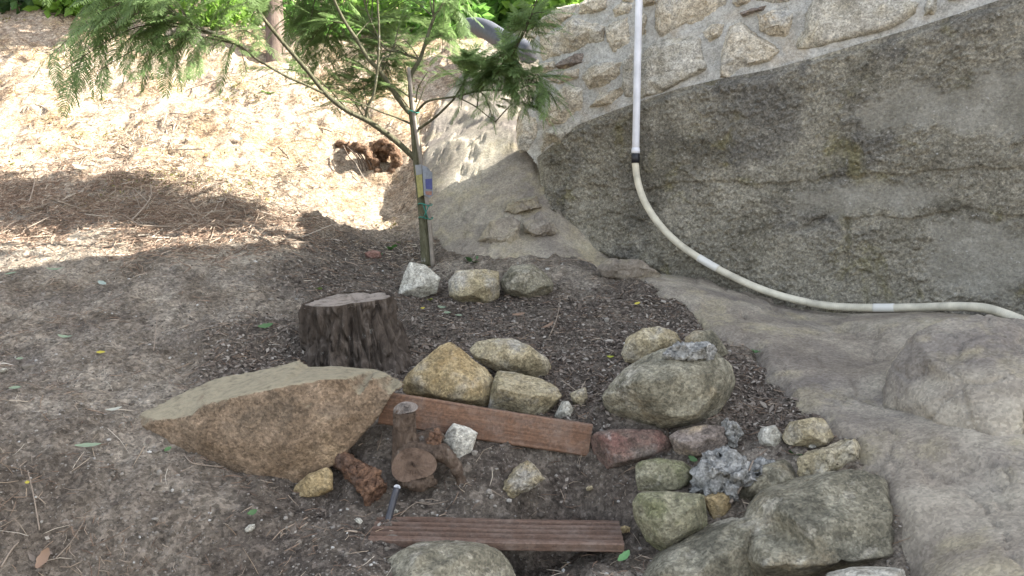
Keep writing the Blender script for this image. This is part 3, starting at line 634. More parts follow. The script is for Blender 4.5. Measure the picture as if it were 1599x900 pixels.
S('stone', 'flat topped grey brown stone above the long tan stone', [(1222,686),(1236,660),(1270,653),(1296,657),(1301,682),(1290,698),(1275,700),(1228,694)], 2.54, .06, M['tan_stone'], [(1226,684,.04),(1266,675,.06),(1290,690,.04),(1245,668,.03)])
S('stone', 'small white crusted stone left of the flat topped stone', [(1184,685),(1192,668),(1210,665),(1222,680),(1220,698),(1200,702),(1188,697)], 2.54, .04, M['white_stone'])
S('cement_lump', 'small cement crumb behind the half brick', [(1126,672),(1135,655),(1146,658),(1158,676),(1150,700),(1132,692)], 2.57, .03, M['cement'], amp=.012, freq=30, cat='cement')
S('foundation_block', 'large mossy dressed block at the bottom right', [(1150,860),(1178,802),(1200,776),(1260,760),(1310,742),(1346,740),(1376,755),(1396,790),(1402,822),(1411,870),(1413,890),(1370,890),(1340,892),(1280,902),(1200,930),(1150,930)], 2.30, .20, M['grey_stone'], [(1190,812,.13),(1215,788,.13),(1310,757,.13),(1345,757,.14),(1370,775,.16),(1386,802,.18),(1396,868,.20),(1300,880,.22),(1190,885,.2),(1300,812,.21),(1250,800,.18)], cat='stone block', amp=.008, freq=8, chisel=2)
S('stone', 'broad flat grey slab at the bottom below the squared block', [(1000,905),(1040,872),(1090,848),(1140,824),(1180,812),(1205,860),(1220,940),(1000,945)], 2.26, .12, M['grey_stone'], [(1040,890,.07),(1100,862,.07),(1160,835,.07),(1180,870,.10),(1100,900,.12)])
S('stone', 'pale stone edge at the very bottom right under the mossy block', [(1290,905),(1340,893),(1413,891),(1418,910),(1422,960),(1290,960)], 2.12, .06, M['white_stone'])
S('stone', 'flat pale grey stone under the lower board at the bottom edge', [(586,900),(614,871),(640,856),(700,852),(762,857),(790,870),(802,892),(806,950),(580,950)], 2.14, .12, M['grey_stone'], [(650,872,.09),(720,868,.10),(770,880,.08),(640,905,.14),(720,900,.15)])
S('stone', 'whitish angular stone left of the two others at the sapling foot', [(622,461),(631,430),(640,411),(664,415),(686,434),(681,458),(655,465),(640,462)], 4.02, .08, M['white_stone'], [(642,420,.03),(655,440,.08),(675,440,.05),(640,450,.06)])
S('stone', 'squared pale stone in the middle of the three below the sapling', [(702,440),(714,424),(755,421),(777,425),(779,465),(760,473),(720,474),(703,462)], 3.92, .10, M['tan_stone'], [(716,436,.04),(768,434,.04),(720,460,.09),(765,460,.08)])
S('stone', 'rounded greenish stone at the right of the three below the sapling', [(782,430),(800,416),(830,414),(850,424),(863,441),(860,457),(835,468),(800,467),(785,452)], 3.92, .11, M['grey_stone'])
S('stone', 'white four sided stone leaning on the front of the upright board', [(692,687),(700,672),(708,662),(730,668),(745,677),(736,705),(720,722),(703,712)], 2.55, .05, M['white_stone'], [(712,676,.04),(730,685,.04),(712,705,.04)])
S('stone', 'yellow stone tucked under the big slab', [(455,766),(480,742),(518,728),(518,765),(492,779),(466,776)], 2.50, .06, M['yellow_stone'])
S('stone', 'pale crumbly stone stuck in the soil under the upright board', [(775,768),(800,735),(825,720),(838,732),(852,748),(840,758),(800,777)], 2.54, .05, M['tan_stone'], amp=.008, freq=24)
# cracked plates of the bedrock beside the wall foot, and the ledge under the footing
for k, (o, t_) in enumerate([([(745,376),(765,346),(800,336),(815,345),(812,362),(818,384),(772,389)], 4.42), ([(786,331),(800,311),(840,304),(845,324),(802,336)], 4.58), ([(814,348),(842,330),(866,346),(872,366),(836,372),(818,362)], 4.42), ([(930,418),(950,405),(1000,404),(1024,420),(1042,434),(990,446),(940,433)], 4.02)]):
    S('rock_plate', None, o, t_, .07, M['bedrock'], parent=bedrock, amp=.010, chisel=5)
S('rock_bulge', None, [(1372,640),(1392,575),(1428,520),(1480,494),(1540,487),(1600,500),(1700,540),(1720,760),(1640,775),(1599,755),(1560,742),(1500,722),(1440,700),(1395,672)], 2.56, .34, M['bedrock'], [(1450,560,.16),(1500,520,.10),(1550,520,.14),(1440,630,.22),(1500,600,.28),(1545,590,.32),(1550,660,.40),(1500,690,.34),(1600,640,.40),(1599,730,.46),(1650,600,.38),(1556,720,.44)], parent=bedrock, amp=.012, freq=7, vox=.010, iters=3, back=.6)
finish_solids()

# ------------------------------------------------------------------ boards
def wood_mat(name, c0, c1, axis, scale=1.0, rough=.6):
    m, nt, b = new_mat(name)
    tc = nn(nt, 'ShaderNodeTexCoord'); mp = nn(nt, 'ShaderNodeMapping'); mp.inputs['Scale'].default_value = (2 * scale, 90 * scale, 90 * scale)
    nt.links.new(tc.outputs['Object'], mp.inputs['Vector'])
    n = noise_node(nt, 1.0, 7, .65, mp.outputs[0], .15)
    c = ramp(nt, n, [(.3, c0), (.7, c1)])
    mp2 = nn(nt, 'ShaderNodeMapping'); mp2.inputs['Scale'].default_value = (9, 9, 9); nt.links.new(tc.outputs['Object'], mp2.inputs['Vector'])
    c = mixc(nt, maprange(nt, noise_node(nt, 1.0, 7, .7, mp2.outputs[0]), .46, .66, 0, .6), c, (.19, .15, .125)); c = grit(nt, c, world_vec(nt), 140, .8, 1.2)
    nt.links.new(c, b.inputs['Base Color']); b.inputs['Roughness'].default_value = rough; b.inputs['Specular IOR Level'].default_value = .25
    bp = nn(nt, 'ShaderNodeBump'); bp.inputs['Distance'].default_value = .002; nt.links.new(n, bp.inputs['Height']); nt.links.new(bp.outputs[0], b.inputs['Normal'])
    return m
M['board'] = wood_mat('reddish_decking_wood', (.085, .045, .028), (.195, .112, .07), 0)
M['board_dark'] = wood_mat('dark_decking_wood', (.075, .046, .033), (.165, .108, .08), 0)
M['board_top'] = wood_mat('weathered_wood_edge', (.16, .115, .09), (.30, .235, .19), 0)
def board(name, label, origin, xdir, ydir, length, width, thick, material, grooves=0, parent=None):
    """origin: near left top corner; x along the length, y across the width; z = x cross y; profile with grooves in the top face"""
    xd = Vector(xdir).normalized(); yd = (Vector(ydir) - xd * Vector(ydir).dot(xd)).normalized(); zd = xd.cross(yd)
    prof = []
    e = .004
    prof += [(0, -thick + e), (e, -thick), (width - e, -thick), (width, -thick + e), (width, -e), (width - e, 0)]
    for k in range(grooves, 0, -1):
        c = width * k / (grooves + 1)
        prof += [(c + .008, 0), (c + .006, -.010), (c - .006, -.010), (c - .008, 0)]
    prof += [(e, 0), (0, -e)]
    n = len(prof); N = 40; V = []
    for i in range(N + 1):
        x = length * i / N; ww = .0008 * math.sin(i * .21) + rng.normal(0, .0003)
        for y, z in prof: V.append((x, y + ww, z + .5 * ww))
    F = []
    for i in range(N):
        for k in range(n):
            k2 = (k + 1) % n; F.append((i * n + k, i * n + k2, (i + 1) * n + k2, (i + 1) * n + k))
    F.append(tuple(range(n))[::-1]); F.append(tuple(N * n + k for k in range(n)))
    me = bpy.data.meshes.new(name); me.from_pydata(V, [], F); me.update()
    bm = bmesh.new(); bm.from_mesh(me); bmesh.ops.recalc_face_normals(bm, faces=bm.faces); bm.to_mesh(me); bm.free()
    o = bpy.data.objects.new(name, me); col.objects.link(o); me.materials.append(material)
    o.matrix_world = Matrix(((xd.x, yd.x, zd.x, origin[0]), (xd.y, yd.y, zd.y, origin[1]), (xd.z, yd.z, zd.z, origin[2]), (0, 0, 0, 1)))
    if label: tag(o, label, 'board')
    return o
BT = 2.56
tl, tr, bl = P(596, 612, BT), P(924, 664, BT), P(590, 662, BT)
# upright board: its broad face looks at the viewer; local y runs up the face, the top face of the profile is the broad one
board('board', 'smooth reddish wooden board set on edge in front of the stones', bl, tr - tl, tl - bl, float(np.linalg.norm(tr - tl)), float(np.linalg.norm(tl - bl)), .026, M['board'])
fl, fr = P(574, 842, 2.22), P(975, 850, 2.20)
dv = np.array([0.02, 1.0, .10])
board('board', 'dark grooved decking board lying as a step at the bottom', fl, fr - fl, dv, float(np.linalg.norm(fr - fl)), .145, .028, M['board_dark'], 4)

# ------------------------------------------------------------------ big tree stump
def bark_mat(name, c0, c1, c2, sc=(26, 26, 5)):
    m, nt, b = new_mat(name); vec = world_vec(nt, sc)
    n = noise_node(nt, 1.0, 8, .7, vec, .9); c = ramp(nt, n, [(.3, c0), (.52, c1), (.72, c2)])
    v2 = world_vec(nt); c = mixc(nt, maprange(nt, noise_node(nt, 12, 6, .7, v2), .62, .7, 0, .7), c, (.36, .36, .33))
    nt.links.new(c, b.inputs['Base Color']); b.inputs['Roughness'].default_value = .95; b.inputs['Specular IOR Level'].default_value = .15
    bp = nn(nt, 'ShaderNodeBump'); bp.inputs['Distance'].default_value = .02; nt.links.new(n, bp.inputs['Height']); nt.links.new(bp.outputs[0], b.inputs['Normal'])
    return m
M['bark'] = bark_mat('furrowed_bark', (.028, .022, .018), (.085, .068, .055), (.175, .148, .125), (30, 30, 12))
M['cut'] = None
def cut_mat(name, c0, c1, rings=60):
    m, nt, b = new_mat(name); tc = nn(nt, 'ShaderNodeTexCoord'); w = nn(nt, 'ShaderNodeTexWave', wave_type='RINGS', rings_direction='SPHERICAL')
    w.inputs['Scale'].default_value = rings; w.inputs['Distortion'].default_value = 3; w.inputs['Detail'].default_value = 4; nt.links.new(tc.outputs['Object'], w.inputs['Vector'])
    c = ramp(nt, w.outputs['Fac'], [(.2, c0), (.8, c1)])
    vec = world_vec(nt); c = mixc(nt, .65, c, tuple((x + y) / 2 for x, y in zip(c0, c1))); c = mixc(nt, maprange(nt, noise_node(nt, 14, 7, .7, vec), .46, .62, 0, .85), c, tuple(x * .45 for x in c0))
    nt.links.new(c, b.inputs['Base Color']); b.inputs['Roughness'].default_value = .9; b.inputs['Specular IOR Level'].default_value = .15
    bump(nt, b, ((60, .006, 7),), vec); return m
M['cut_grey'] = cut_mat('weathered_cut_wood', (.17, .14, .115), (.33, .285, .245))
M['cut_brown'] = cut_mat('brown_cut_wood', (.12, .080, .058), (.20, .145, .11))
sb = P(560, 588, 3.14); sb[2] -= .06
st = empty('tree_stump', tuple(sb), 'large sawn tree stump with furrowed dark bark', 'tree stump')
NT, NZ = 260, 90; H = .375
th = np.linspace(0, 2 * math.pi, NT, endpoint=False); zz = np.linspace(0, 1, NZ)
TH, ZZ = np.meshgrid(th, zz, indexing='ij')
fl_ = 1 + .07 * np.cos(3 * TH + .6) + .05 * np.cos(5 * TH + 2.1) + .03 * np.cos(9 * TH)
def groove(a, w, d): 
    x = (TH - a - .25 * (ZZ - .5) + math.pi) % (2 * math.pi) - math.pi; return -d * np.exp(-(x / w) ** 2)
front = -math.pi / 2
fl_ = fl_ + groove(front + .12, .16, .17) + groove(front - .55, .12, .07) + groove(front + .75, .10, .08) + groove(front + 2.5, .2, .12)
R0 = .166 * (1 + (.42 + .30 * np.clip(np.cos(TH + .35), 0, 1)) * (1 - ZZ) ** 2.2 + .02 * ZZ)
pp = np.stack([np.cos(TH) * 1.0, np.sin(TH), ZZ * .6], 2).reshape(-1, 3)
cw = np.stack([np.cos(TH) * 6.5, np.sin(TH) * 6.5, ZZ * 2.2], 2).reshape(-1, 3); cw = cw + .8 * np.stack([fbm(cw * .8, 2, 95), fbm(cw * .8, 2, 96), .6 * fbm(cw * .8, 2, 97)], 1)
f1, f2 = cells(cw, 98, True)
bark_d = smooth(1.02, .90, ZZ) * (.030 * smooth(0, .34, f2 - f1) - .018 + .012 * (.5 - np.abs(fbm(pp * np.array([14, 14, 4.]), 3, 91))) + .006 * fbm(pp * np.array([34, 34, 16.]), 3, 92)).reshape(TH.shape)
RR = R0 * (1 + (fl_ - 1) * (1.2 - .35 * ZZ)) + bark_d
lean_t = np.array([-.035, .0])
X = sb[0] + RR * np.cos(TH) + lean_t[0] * ZZ; Y = sb[1] + RR * np.sin(TH)
topz = lambda x, y: sb[2] + H + .08 * (x - sb[0]) + .085 * (y - sb[1])
Z = sb[2] + ZZ * (topz(X, Y) - sb[2])
based('bark', np.stack([X.ravel(), Y.ravel(), Z.ravel()], 1), grid_faces(NT, NZ, True), M['bark'], st)
rk = np.linspace(0, 1, 34); ring = np.stack([X[:, -1], Y[:, -1]], 1); cc = ring.mean(0); V = []; 
for r_ in rk: V.append(cc + (ring - cc) * (r_ * .985))
V = np.array(V).transpose(1, 0, 2).reshape(-1, 2); rr_ = np.tile(rk, NT)
zt = topz(V[:, 0], V[:, 1]) - .004 + .006 * fbm(np.c_[V * 30, np.zeros(len(V))], 3, 93) - .045 * np.exp(-(((V[:, 0] - cc[0] - .03) / .07) ** 2 + ((V[:, 1] - cc[1] - .05) / .05) ** 2) ** 2) * (1 + fbm(np.c_[V * 25, np.zeros(len(V))], 2, 94)) - .010 * (rr_ > .96)
based('cut_face', np.c_[V, zt], grid_faces(NT, len(rk), True), M['cut_grey'], st)

# ------------------------------------------------------------------ wooden bits in front: old shrub stump, splintered root, exposed root up the bank
def blob(name, tubes, material, parent, voxel=.005, amp=.006, freq=30, label=None):
    V, F = join_vf([tube_vf(p, r, 10) for p, r in tubes]); me = bpy.data.meshes.new(name)
    me.from_pydata([tuple(x) for x in V], [], [tuple(int(i) for i in f) for f in F]); me.update()
    o = link(name, me, material, parent); md = o.modifiers.new('r', 'REMESH'); md.mode = 'VOXEL'; md.voxel_size = voxel
    s_ = o.modifiers.new('s', 'SMOOTH'); s_.iterations = 2
    PENDING.append((o, np.zeros(3), material, amp, freq, len(PENDING) * 5 + 400, 0.0, 0, 1.0, None))
    if label: o['label'] = label
    return o
def disc(name, c, n, r, material, parent, squash=1.0, amp=.15, seg=40, rings=8, seed=1):
    n = np.asarray(n, float); n /= np.linalg.norm(n); e1 = np.cross([0, 0, 1.0], n); e1 /= np.linalg.norm(e1) + 1e-9; e2 = np.cross(n, e1)
    V = []
    for k in range(seg):
        a = 2 * math.pi * k / seg; rad = r * (1 + amp * math.sin(2 * a + seed) + .5 * amp * math.sin(3 * a + 2 * seed))
        for j in range(rings + 1):
            q = rad * j / rings; V.append(c + e1 * q * math.cos(a) + e2 * q * math.sin(a) * squash + n * (.004 * math.sin(7 * j + 3 * k)) * (j < rings))
    o = bpy.data.objects.new(name, mesh_np(name, np.array(V) - c, grid_faces(seg, rings + 1, True))); col.objects.link(o); o.data.materials.append(material)
    o.location = c; o.parent = parent; o.matrix_parent_inverse = Matrix.Translation(Vector(parent.location)).inverted(); return o
M['root'] = bark_mat('grey_root_bark', (.05, .036, .028), (.12, .088, .066), (.21, .165, .13), (40, 40, 14))
M['orange_wood'] = stone_mat('orange_rotten_wood', (.07, .040, .028), (.14, .080, .050), (.23, .135, .085), [(9, .55, .68, (.10, .07, .055), .8)], 18, ((60, .010, 7), (200, .003, 4)))
M['rust_root'] = stone_mat('rusty_root', (.085, .048, .028), (.16, .095, .058), (.27, .18, .12), [(9, .5, .66, (.09, .055, .035), .8)], 14, ((50, .012, 7), (200, .003, 4)))
ss = empty('shrub_stump', tuple(P(640, 760, 2.42)), 'old sawn shrub stump with an upright stub before the board', 'shrub stump')
blob('stub', [(spline([P(634, 735, 2.46), P(633, 700, 2.47), P(631, 665, 2.46), P(633, 640, 2.45)], 4), np.linspace(.046, .036, 13)), (spline([P(650, 700, 2.5), P(672, 682, 2.50), P(690, 690, 2.5)], 4), np.linspace(.04, .022, 9))], M['root'], ss)
disc('stub_cut', P(633, 637, 2.442), (-.05, -.45, .85), .033, M['cut_grey'], ss)
blob('log', [(spline([P(650, 700, 2.62), P(648, 715, 2.52), P(646, 724, 2.42)], 4), np.linspace(.05, .068, 9)), (spline([P(660, 705, 2.46), P(690, 708, 2.44), P(708, 722, 2.44), P(724, 758, 2.46)], 4), np.linspace(.04, .014, 13)), (spline([P(630, 745, 2.44), P(655, 757, 2.42), P(680, 748, 2.44)], 4), np.linspace(.03, .018, 9))], M['root'], ss)
disc('cut_face', P(645, 726, 2.403), (-.12, -1, .12), .062, M['cut_brown'], ss, .92)
blob('frayed_bark', [(spline([P(668, 700, 2.46), P(678, 682, 2.44), P(684, 672, 2.45)], 3), np.linspace(.022, .010, 7)), (spline([P(672, 702, 2.46), P(688, 692, 2.43)], 3), np.linspace(.02, .008, 4)), (spline([P(676, 690, 2.46), P(690, 680, 2.45)], 3), np.linspace(.018, .008, 4))], M['orange_wood'], ss, .004, .010, 50)
rt = empty('rotten_root', tuple(P(570, 775, 2.42)), 'orange splintered rotten root between the slab and shrub stump', 'root')
blob('wood', [(spline([P(528, 712, 2.52), P(545, 728, 2.47), P(565, 745, 2.44), P(590, 772, 2.40)], 4), np.linspace(.030, .042, 13)), (spline([P(560, 735, 2.46), P(583, 742, 2.42), P(588, 750, 2.41)], 3), np.linspace(.03, .016, 7))], M['orange_wood'], rt, .005, .014, 30)
er = empty('exposed_root', tuple(P(590, 292, 5.3)), 'twisted rusty root exposed in a hollow of the sunlit bank', 'root')
tR = 5.50
blob('root_arch', [(spline([P(528, 226, tR + .25), P(552, 230, tR + .06), P(575, 238, tR), P(584, 258, tR - .02), P(590, 280, tR), P(602, 294, tR + .04)], 4), np.linspace(.03, .05, 21)), (spline([P(578, 232, tR + .05), P(600, 228, tR + .02), P(616, 240, tR), P(617, 265, tR), P(606, 290, tR + .03)], 4), np.linspace(.045, .055, 17)), (spline([P(600, 240, tR + .05), P(598, 262, tR + .1), P(604, 285, tR + .05)], 4), np.linspace(.05, .03, 9))], M['rust_root'], er, .009, .022, 18)
for k in range(7):
    a = rng.uniform(-1, 1); tube('rootlet', spline([P(536 + 6 * k, 228 + 2 * k, tR + .02), P(548 + 6 * k + 5 * a, 245 + 2 * k, tR - .05), P(556 + 6 * k, 262 + 3 * k + 8 * a, tR - .02)], 4), np.linspace(.006, .003, 9), M['root'], er, 5)
finish_solids()
M['steel'] = plain_mat('dull_steel', (.035, .035, .042), .45, .3, 40, .5)
pg = empty('metal_peg', tuple(P(606, 815, 2.33)), 'short dark metal peg standing behind the left of the lower board', 'peg')
tube('shaft', spline([P(604, 822, 2.34), P(612, 790, 2.36), P(620, 762, 2.375)], 3), .0105, M['steel'], pg, 12)
disc('top', P(620, 761, 2.374), (.2, -.5, .8), .0102, plain_mat('steel_glint', (.45, .46, .47), .4, .1, 40, .5), pg, seg=16, rings=2, amp=0)  # pale disc on the peg's end, a glint painted as colour

# ------------------------------------------------------------------ drain pipe and corrugated hose
M['pvc'] = plain_mat('white_pvc', (.60, .61, .65), .4, .16, 11, .35)
M['hose'] = plain_mat('cream_hose', (.50, .47, .38), .6, .28, 14, .3)
M['connector'] = plain_mat('pale_connector', (.57, .56, .52), .5, .08, 9, .3)
M['tape'] = plain_mat('black_tape', (.012, .013, .018), .45, .2, 30, .4)
dp = empty('drain_pipe', tuple(on_wall(992, 250, .07)), 'white pipe down the wall joining a cream corrugated hose', 'pipe')
PO = .085
pipe_path = spline([wall_pt(wuv(998, -5)[0], 1.42, PO), on_wall(998, -10, PO), on_wall(997.5, 10, PO), on_wall(995, 120, PO), on_wall(992.5, 244, PO)], 4)
tube('rigid_pipe', pipe_path, .0195, M['pvc'], dp, 16)
tube('tape_joint', np.array([on_wall(992.5, 239, PO), on_wall(992.3, 247, PO), on_wall(992.2, 255, PO)]), .0225, M['tape'], dp, 16)
tube('white_wrap', np.array([on_wall(992.7, 231, PO), on_wall(992.6, 236, PO), on_wall(992.5, 240, PO)]), [.0205, .024, .0225], M['pvc'], dp, 16)
hp = [(992, 252, PO), (993.5, 270, PO), (998, 292, PO), (1008, 318, PO), (1029, 350, PO), (1060, 381, PO), (1100, 408, PO), (1150, 435, PO), (1200, 456, PO), (1250, 470, PO), (1300, 478.5, PO), (1370, 481, .10), (1440, 480, .13), (1500, 479, .20), (1545, 483, .30), (1599, 502, .40), (1660, 528, .46), (1760, 570, .5)]
path = spline([on_wall(*q) for q in hp], 40)
seg_l = np.linalg.norm(np.diff(path, axis=0), axis=1); L = np.concatenate([[0], np.cumsum(seg_l)])
ss_ = np.arange(0, L[-1], .0030); path = np.stack([np.interp(ss_, L, path[:, k]) for k in range(3)], 1)
pxs = 799.5 + FPX * (path[:, 0] - CAM[0]) / ((path - CAM) @ FW)
amp_ = .0016 * smooth(1180, 1290, pxs)
rad = .0185 + amp_ * np.where((np.arange(len(ss_)) // 1) % 3 == 0, -1.6, .6)
tube('hose', path, rad, M['hose'], dp, 14)
for a, w_, nm in ((1106, 26, 'connector'), (1381, 30, 'connector')):
    k = np.where(np.abs(pxs - a) < w_ / 2 * 1.2)[0]; tube(nm, path[k[::3]] if len(k) > 6 else path[k], .0200, M['connector'], dp, 16)
bp_path = spline([P(726, 44, 7.0), P(742, 42, 6.85), P(760, 47, 6.7), P(776, 57, 6.55), P(792, 66, 6.4), P(806, 72, 6.3), P(830, 85, 6.15)], 10)
cp = empty('corrugated_pipe', tuple(bp_path[0]), 'grey corrugated drain pipe poking out above the pale rock', 'pipe')
M['greypipe'] = plain_mat('grey_plastic', (.07, .073, .085), .5, .2, 20, .3)
tube('hull', bp_path, .075 + .006 * (np.arange(len(bp_path)) % 2), M['greypipe'], cp, 20)

# ------------------------------------------------------------------ mimosa sapling
M['sap_bark'] = bark_mat('olive_sapling_bark', (.06, .058, .034), (.115, .11, .068), (.19, .18, .125), (60, 60, 20))
M['frond'] = leaf_mat('feathery_leaf', (.18, .265, .10), .52, .40)
M['cane'] = plain_mat('grey_cane', (.20, .175, .145), .7, .3, 30)
def make_frond(seed, droop):
    r = random.Random(seed); V = []; F = []
    def strip(p0, p1, p2, w, nrm):
        o = len(V); d = p2 - p0; s = np.cross(d, nrm); s /= np.linalg.norm(s) + 1e-9
        for p, ww in ((p0, w * .6), (p1, w), (p2, w * .25)): V.append(p - s * ww / 2); V.append(p + s * ww / 2)
        F.append((o, o + 1, o + 3, o + 2)); F.append((o + 2, o + 3, o + 5, o + 4))
    def axis(x): return np.array([x, .04 * math.sin(3 * x + seed), -droop * x * x])
    for k in range(5): strip(axis(k / 5), axis((k + .5) / 5), axis((k + 1) / 5), .014, np.array([0, 0, 1.0]))
    n = 20
    for k in range(n):
        x = .10 + .88 * k / (n - 1); L = (.25 * math.sin(math.pi * (.18 + .74 * x)) + .03)
        for sd in (-1, 1):
            l = L * r.uniform(.82, 1.1); a = math.radians(58 - 14 * x + r.uniform(-7, 7)); b = axis(x)
            d = np.array([math.cos(a), sd * math.sin(a), r.uniform(-.10, .10) - .15]); 
            strip(b, b + d * l * .5 + np.array([0, 0, .02]), b + d * l + np.array([.03, 0, -.05 * l]), .029, np.array([.1 * sd, 0, 1.0]))
    return np.array(V), np.array(F)
FR = [make_frond(k, d) for k, d in enumerate((.05, .14, .26, .42))]
FRM = []
for k, (v, f) in enumerate(FR):
    me = mesh_np('frond', v, f, False); me.materials.append(M['frond']); FRM.append(me)
T0 = 4.33
tree = empty('mimosa_sapling', tuple(P(667, 414, T0)), 'slender mimosa sapling with feathery leaves tied to a cane', 'tree')
def br(pts_, r0, r1, name='branch', per=5):
    p = spline([P(*q) for q in pts_], per); tube(name, p, np.linspace(r0, r1, len(p)) * (1.0 if name == 'trunk' else .72), M['sap_bark'], tree, 7); return p
BRN = []
BRN.append(br([(667,416,T0),(663,350,T0),(658,300,T0),(652,250,T0),(648,205,T0),(644,175,T0)], .036, .024, 'trunk'))
BRN.append(br([(646,182,T0),(632,168,4.32),(617,148,4.30),(596,115,4.28),(575,92,4.26),(558,64,4.24),(540,37,4.22),(525,8,4.2),(510,-30,4.15),(490,-90,4.1)], .022, .008))
BRN.append(br([(645,178,T0),(641,145,4.34),(642,118,4.35),(656,92,4.36),(666,62,4.37),(678,28,4.38),(695,0,4.4),(715,-45,4.4),(725,-110,4.4)], .020, .007))
BRN.append(br([(648,248,T0),(622,224,4.29),(595,203,4.24),(572,188,4.2),(540,172,4.15),(511,149,4.10),(487,120,4.06),(468,97,4.02),(441,66,3.98),(411,29,3.94),(380,-8,3.9),(330,-55,3.8),(270,-80,3.7),(200,-75,3.62)], .024, .007))
BRN.append(br([(571,186,4.2),(575,165,4.18),(583,148,4.17),(589,112,4.16),(592,62,4.14),(590,10,4.12),(586,-50,4.1)], .012, .006))
BRN.append(br([(508,147,4.1),(478,133,4.0),(446,119,3.93),(400,92,3.85),(365,68,3.8),(330,52,3.75),(300,40,3.7),(255,10,3.66)], .010, .004))
BRN.append(br([(644,195,T0),(620,184,4.26),(600,177,4.2),(575,167,4.15),(552,158,4.1)], .009, .004))
BRN.append(br([(651,203,T0),(675,187,4.25),(697,167,4.2),(712,150,4.16),(730,118,4.1),(745,95,4.08)], .011, .005))
BRN.append(br([(648,180,T0),(658,166,4.27),(672,157,4.2),(712,151,4.12),(750,142,4.05),(800,140,3.98),(840,128,3.9)], .011, .004))
BRN.append(br([(656,93,4.36),(640,88,4.36),(624,82,4.36),(600,75,4.36),(586,48,4.36),(572,14,4.36),(560,-30,4.36)], .010, .005))
BRN.append(br([(677,30,4.38),(677,0,4.36),(676,-60,4.3)], .008, .005))
BRN.append(br([(650,160,4.33),(652,140,4.28),(660,125,4.26),(668,112,4.24)], .006, .003))
BRN.append(br([(712,151,4.12),(740,165,4.1),(762,182,4.06),(775,192,4.04)], .005, .003))
BRN.append(br([(750,142,4.05),(790,100,3.98),(815,58,3.9),(828,28,3.85),(845,-20,3.8)], .008, .004))
BRN.append(br([(510,-30,4.15),(420,-110,4.2),(330,-150,4.3),(240,-170,4.4)], .010, .005))
BRN.append(br([(586,-50,4.1),(560,-150,4.2),(500,-230,4.3)], .008, .005))
BRN.append(br([(725,-110,4.4),(700,-200,4.4),(640,-280,4.4)], .008, .005))
TREEPTS = np.concatenate(BRN)
# twigs: (end px, end py, distance, fronds, frond length m)
TW = [
 (78,88,3.55,14,.19),(95,112,3.52,12,.19),(120,118,3.6,12,.19),(150,112,3.55,12,.19),(168,96,3.66,12,.18),(130,70,3.62,14,.18),(110,40,3.62,14,.18),(165,40,3.6,14,.18),(205,60,3.62,12,.17),(235,85,3.64,14,.17),(222,104,3.6,10,.16),(262,96,3.7,14,.17),(290,96,3.66,12,.16),(285,62,3.66,12,.16),(250,40,3.66,14,.17),(205,15,3.6,14,.17),(150,8,3.6,12,.18),(240,0,3.7,12,.17),(300,15,3.72,12,.16),
 (330,75,3.76,8,.14),(352,110,3.8,6,.13),(385,112,3.84,5,.13),(345,30,3.75,10,.15),(385,48,3.86,9,.14),(370,10,3.85,10,.15),(418,75,3.9,8,.13),(430,108,3.9,5,.12),(425,10,3.95,10,.15),
 (455,35,4.0,10,.15),(480,60,4.05,10,.14),(470,92,4.0,8,.13),(500,95,4.1,10,.14),(520,118,4.12,10,.13),(498,132,4.05,6,.12),(520,62,4.2,9,.14),(500,22,4.15,10,.15),(545,10,4.2,9,.15),(540,95,4.24,10,.13),(560,122,4.2,11,.13),(545,140,4.1,8,.12),(520,168,4.05,6,.12),(575,140,4.22,9,.12),(598,140,4.2,9,.12),(612,120,4.25,10,.12),(625,100,4.3,9,.12),(590,100,4.26,10,.12),(612,80,4.3,9,.12),(640,105,4.2,7,.11),(560,78,4.3,8,.13),(620,50,4.34,8,.12),(605,20,4.3,8,.13),(640,30,4.3,7,.12),(650,60,4.34,6,.12),(700,60,4.3,6,.12),(720,40,4.3,6,.12),(715,15,4.3,6,.13),(690,85,4.3,5,.11),
 (735,92,4.06,9,.12),(755,100,4.0,10,.13),(778,108,3.98,11,.13),(760,122,4.0,11,.12),(790,126,3.95,11,.13),(815,112,3.92,10,.13),(735,132,4.05,8,.11),(806,146,3.92,11,.12),(830,150,3.88,10,.12),(850,140,3.84,8,.12),(862,150,3.82,6,.12),(838,170,3.86,6,.11),(770,186,4.02,3,.10),(720,172,4.1,2,.10),(820,60,3.88,6,.12),(835,35,3.85,7,.13),(850,20,3.8,6,.13),(800,80,3.9,6,.12),(690,112,4.2,3,.1),
]
rt_ = random.Random(12)
for k in range(80):   # the crown goes on above the picture
    a = rt_.uniform(545, 735); TW.append((a, rt_.uniform(-225, -45), rt_.uniform(4.42, 4.85), 14, .17))
for k in range(12): TW.append((rt_.uniform(60, 420), rt_.uniform(-50, 6), 3.65 + rt_.uniform(-.3, .3), 11, .17))
fr_list = []
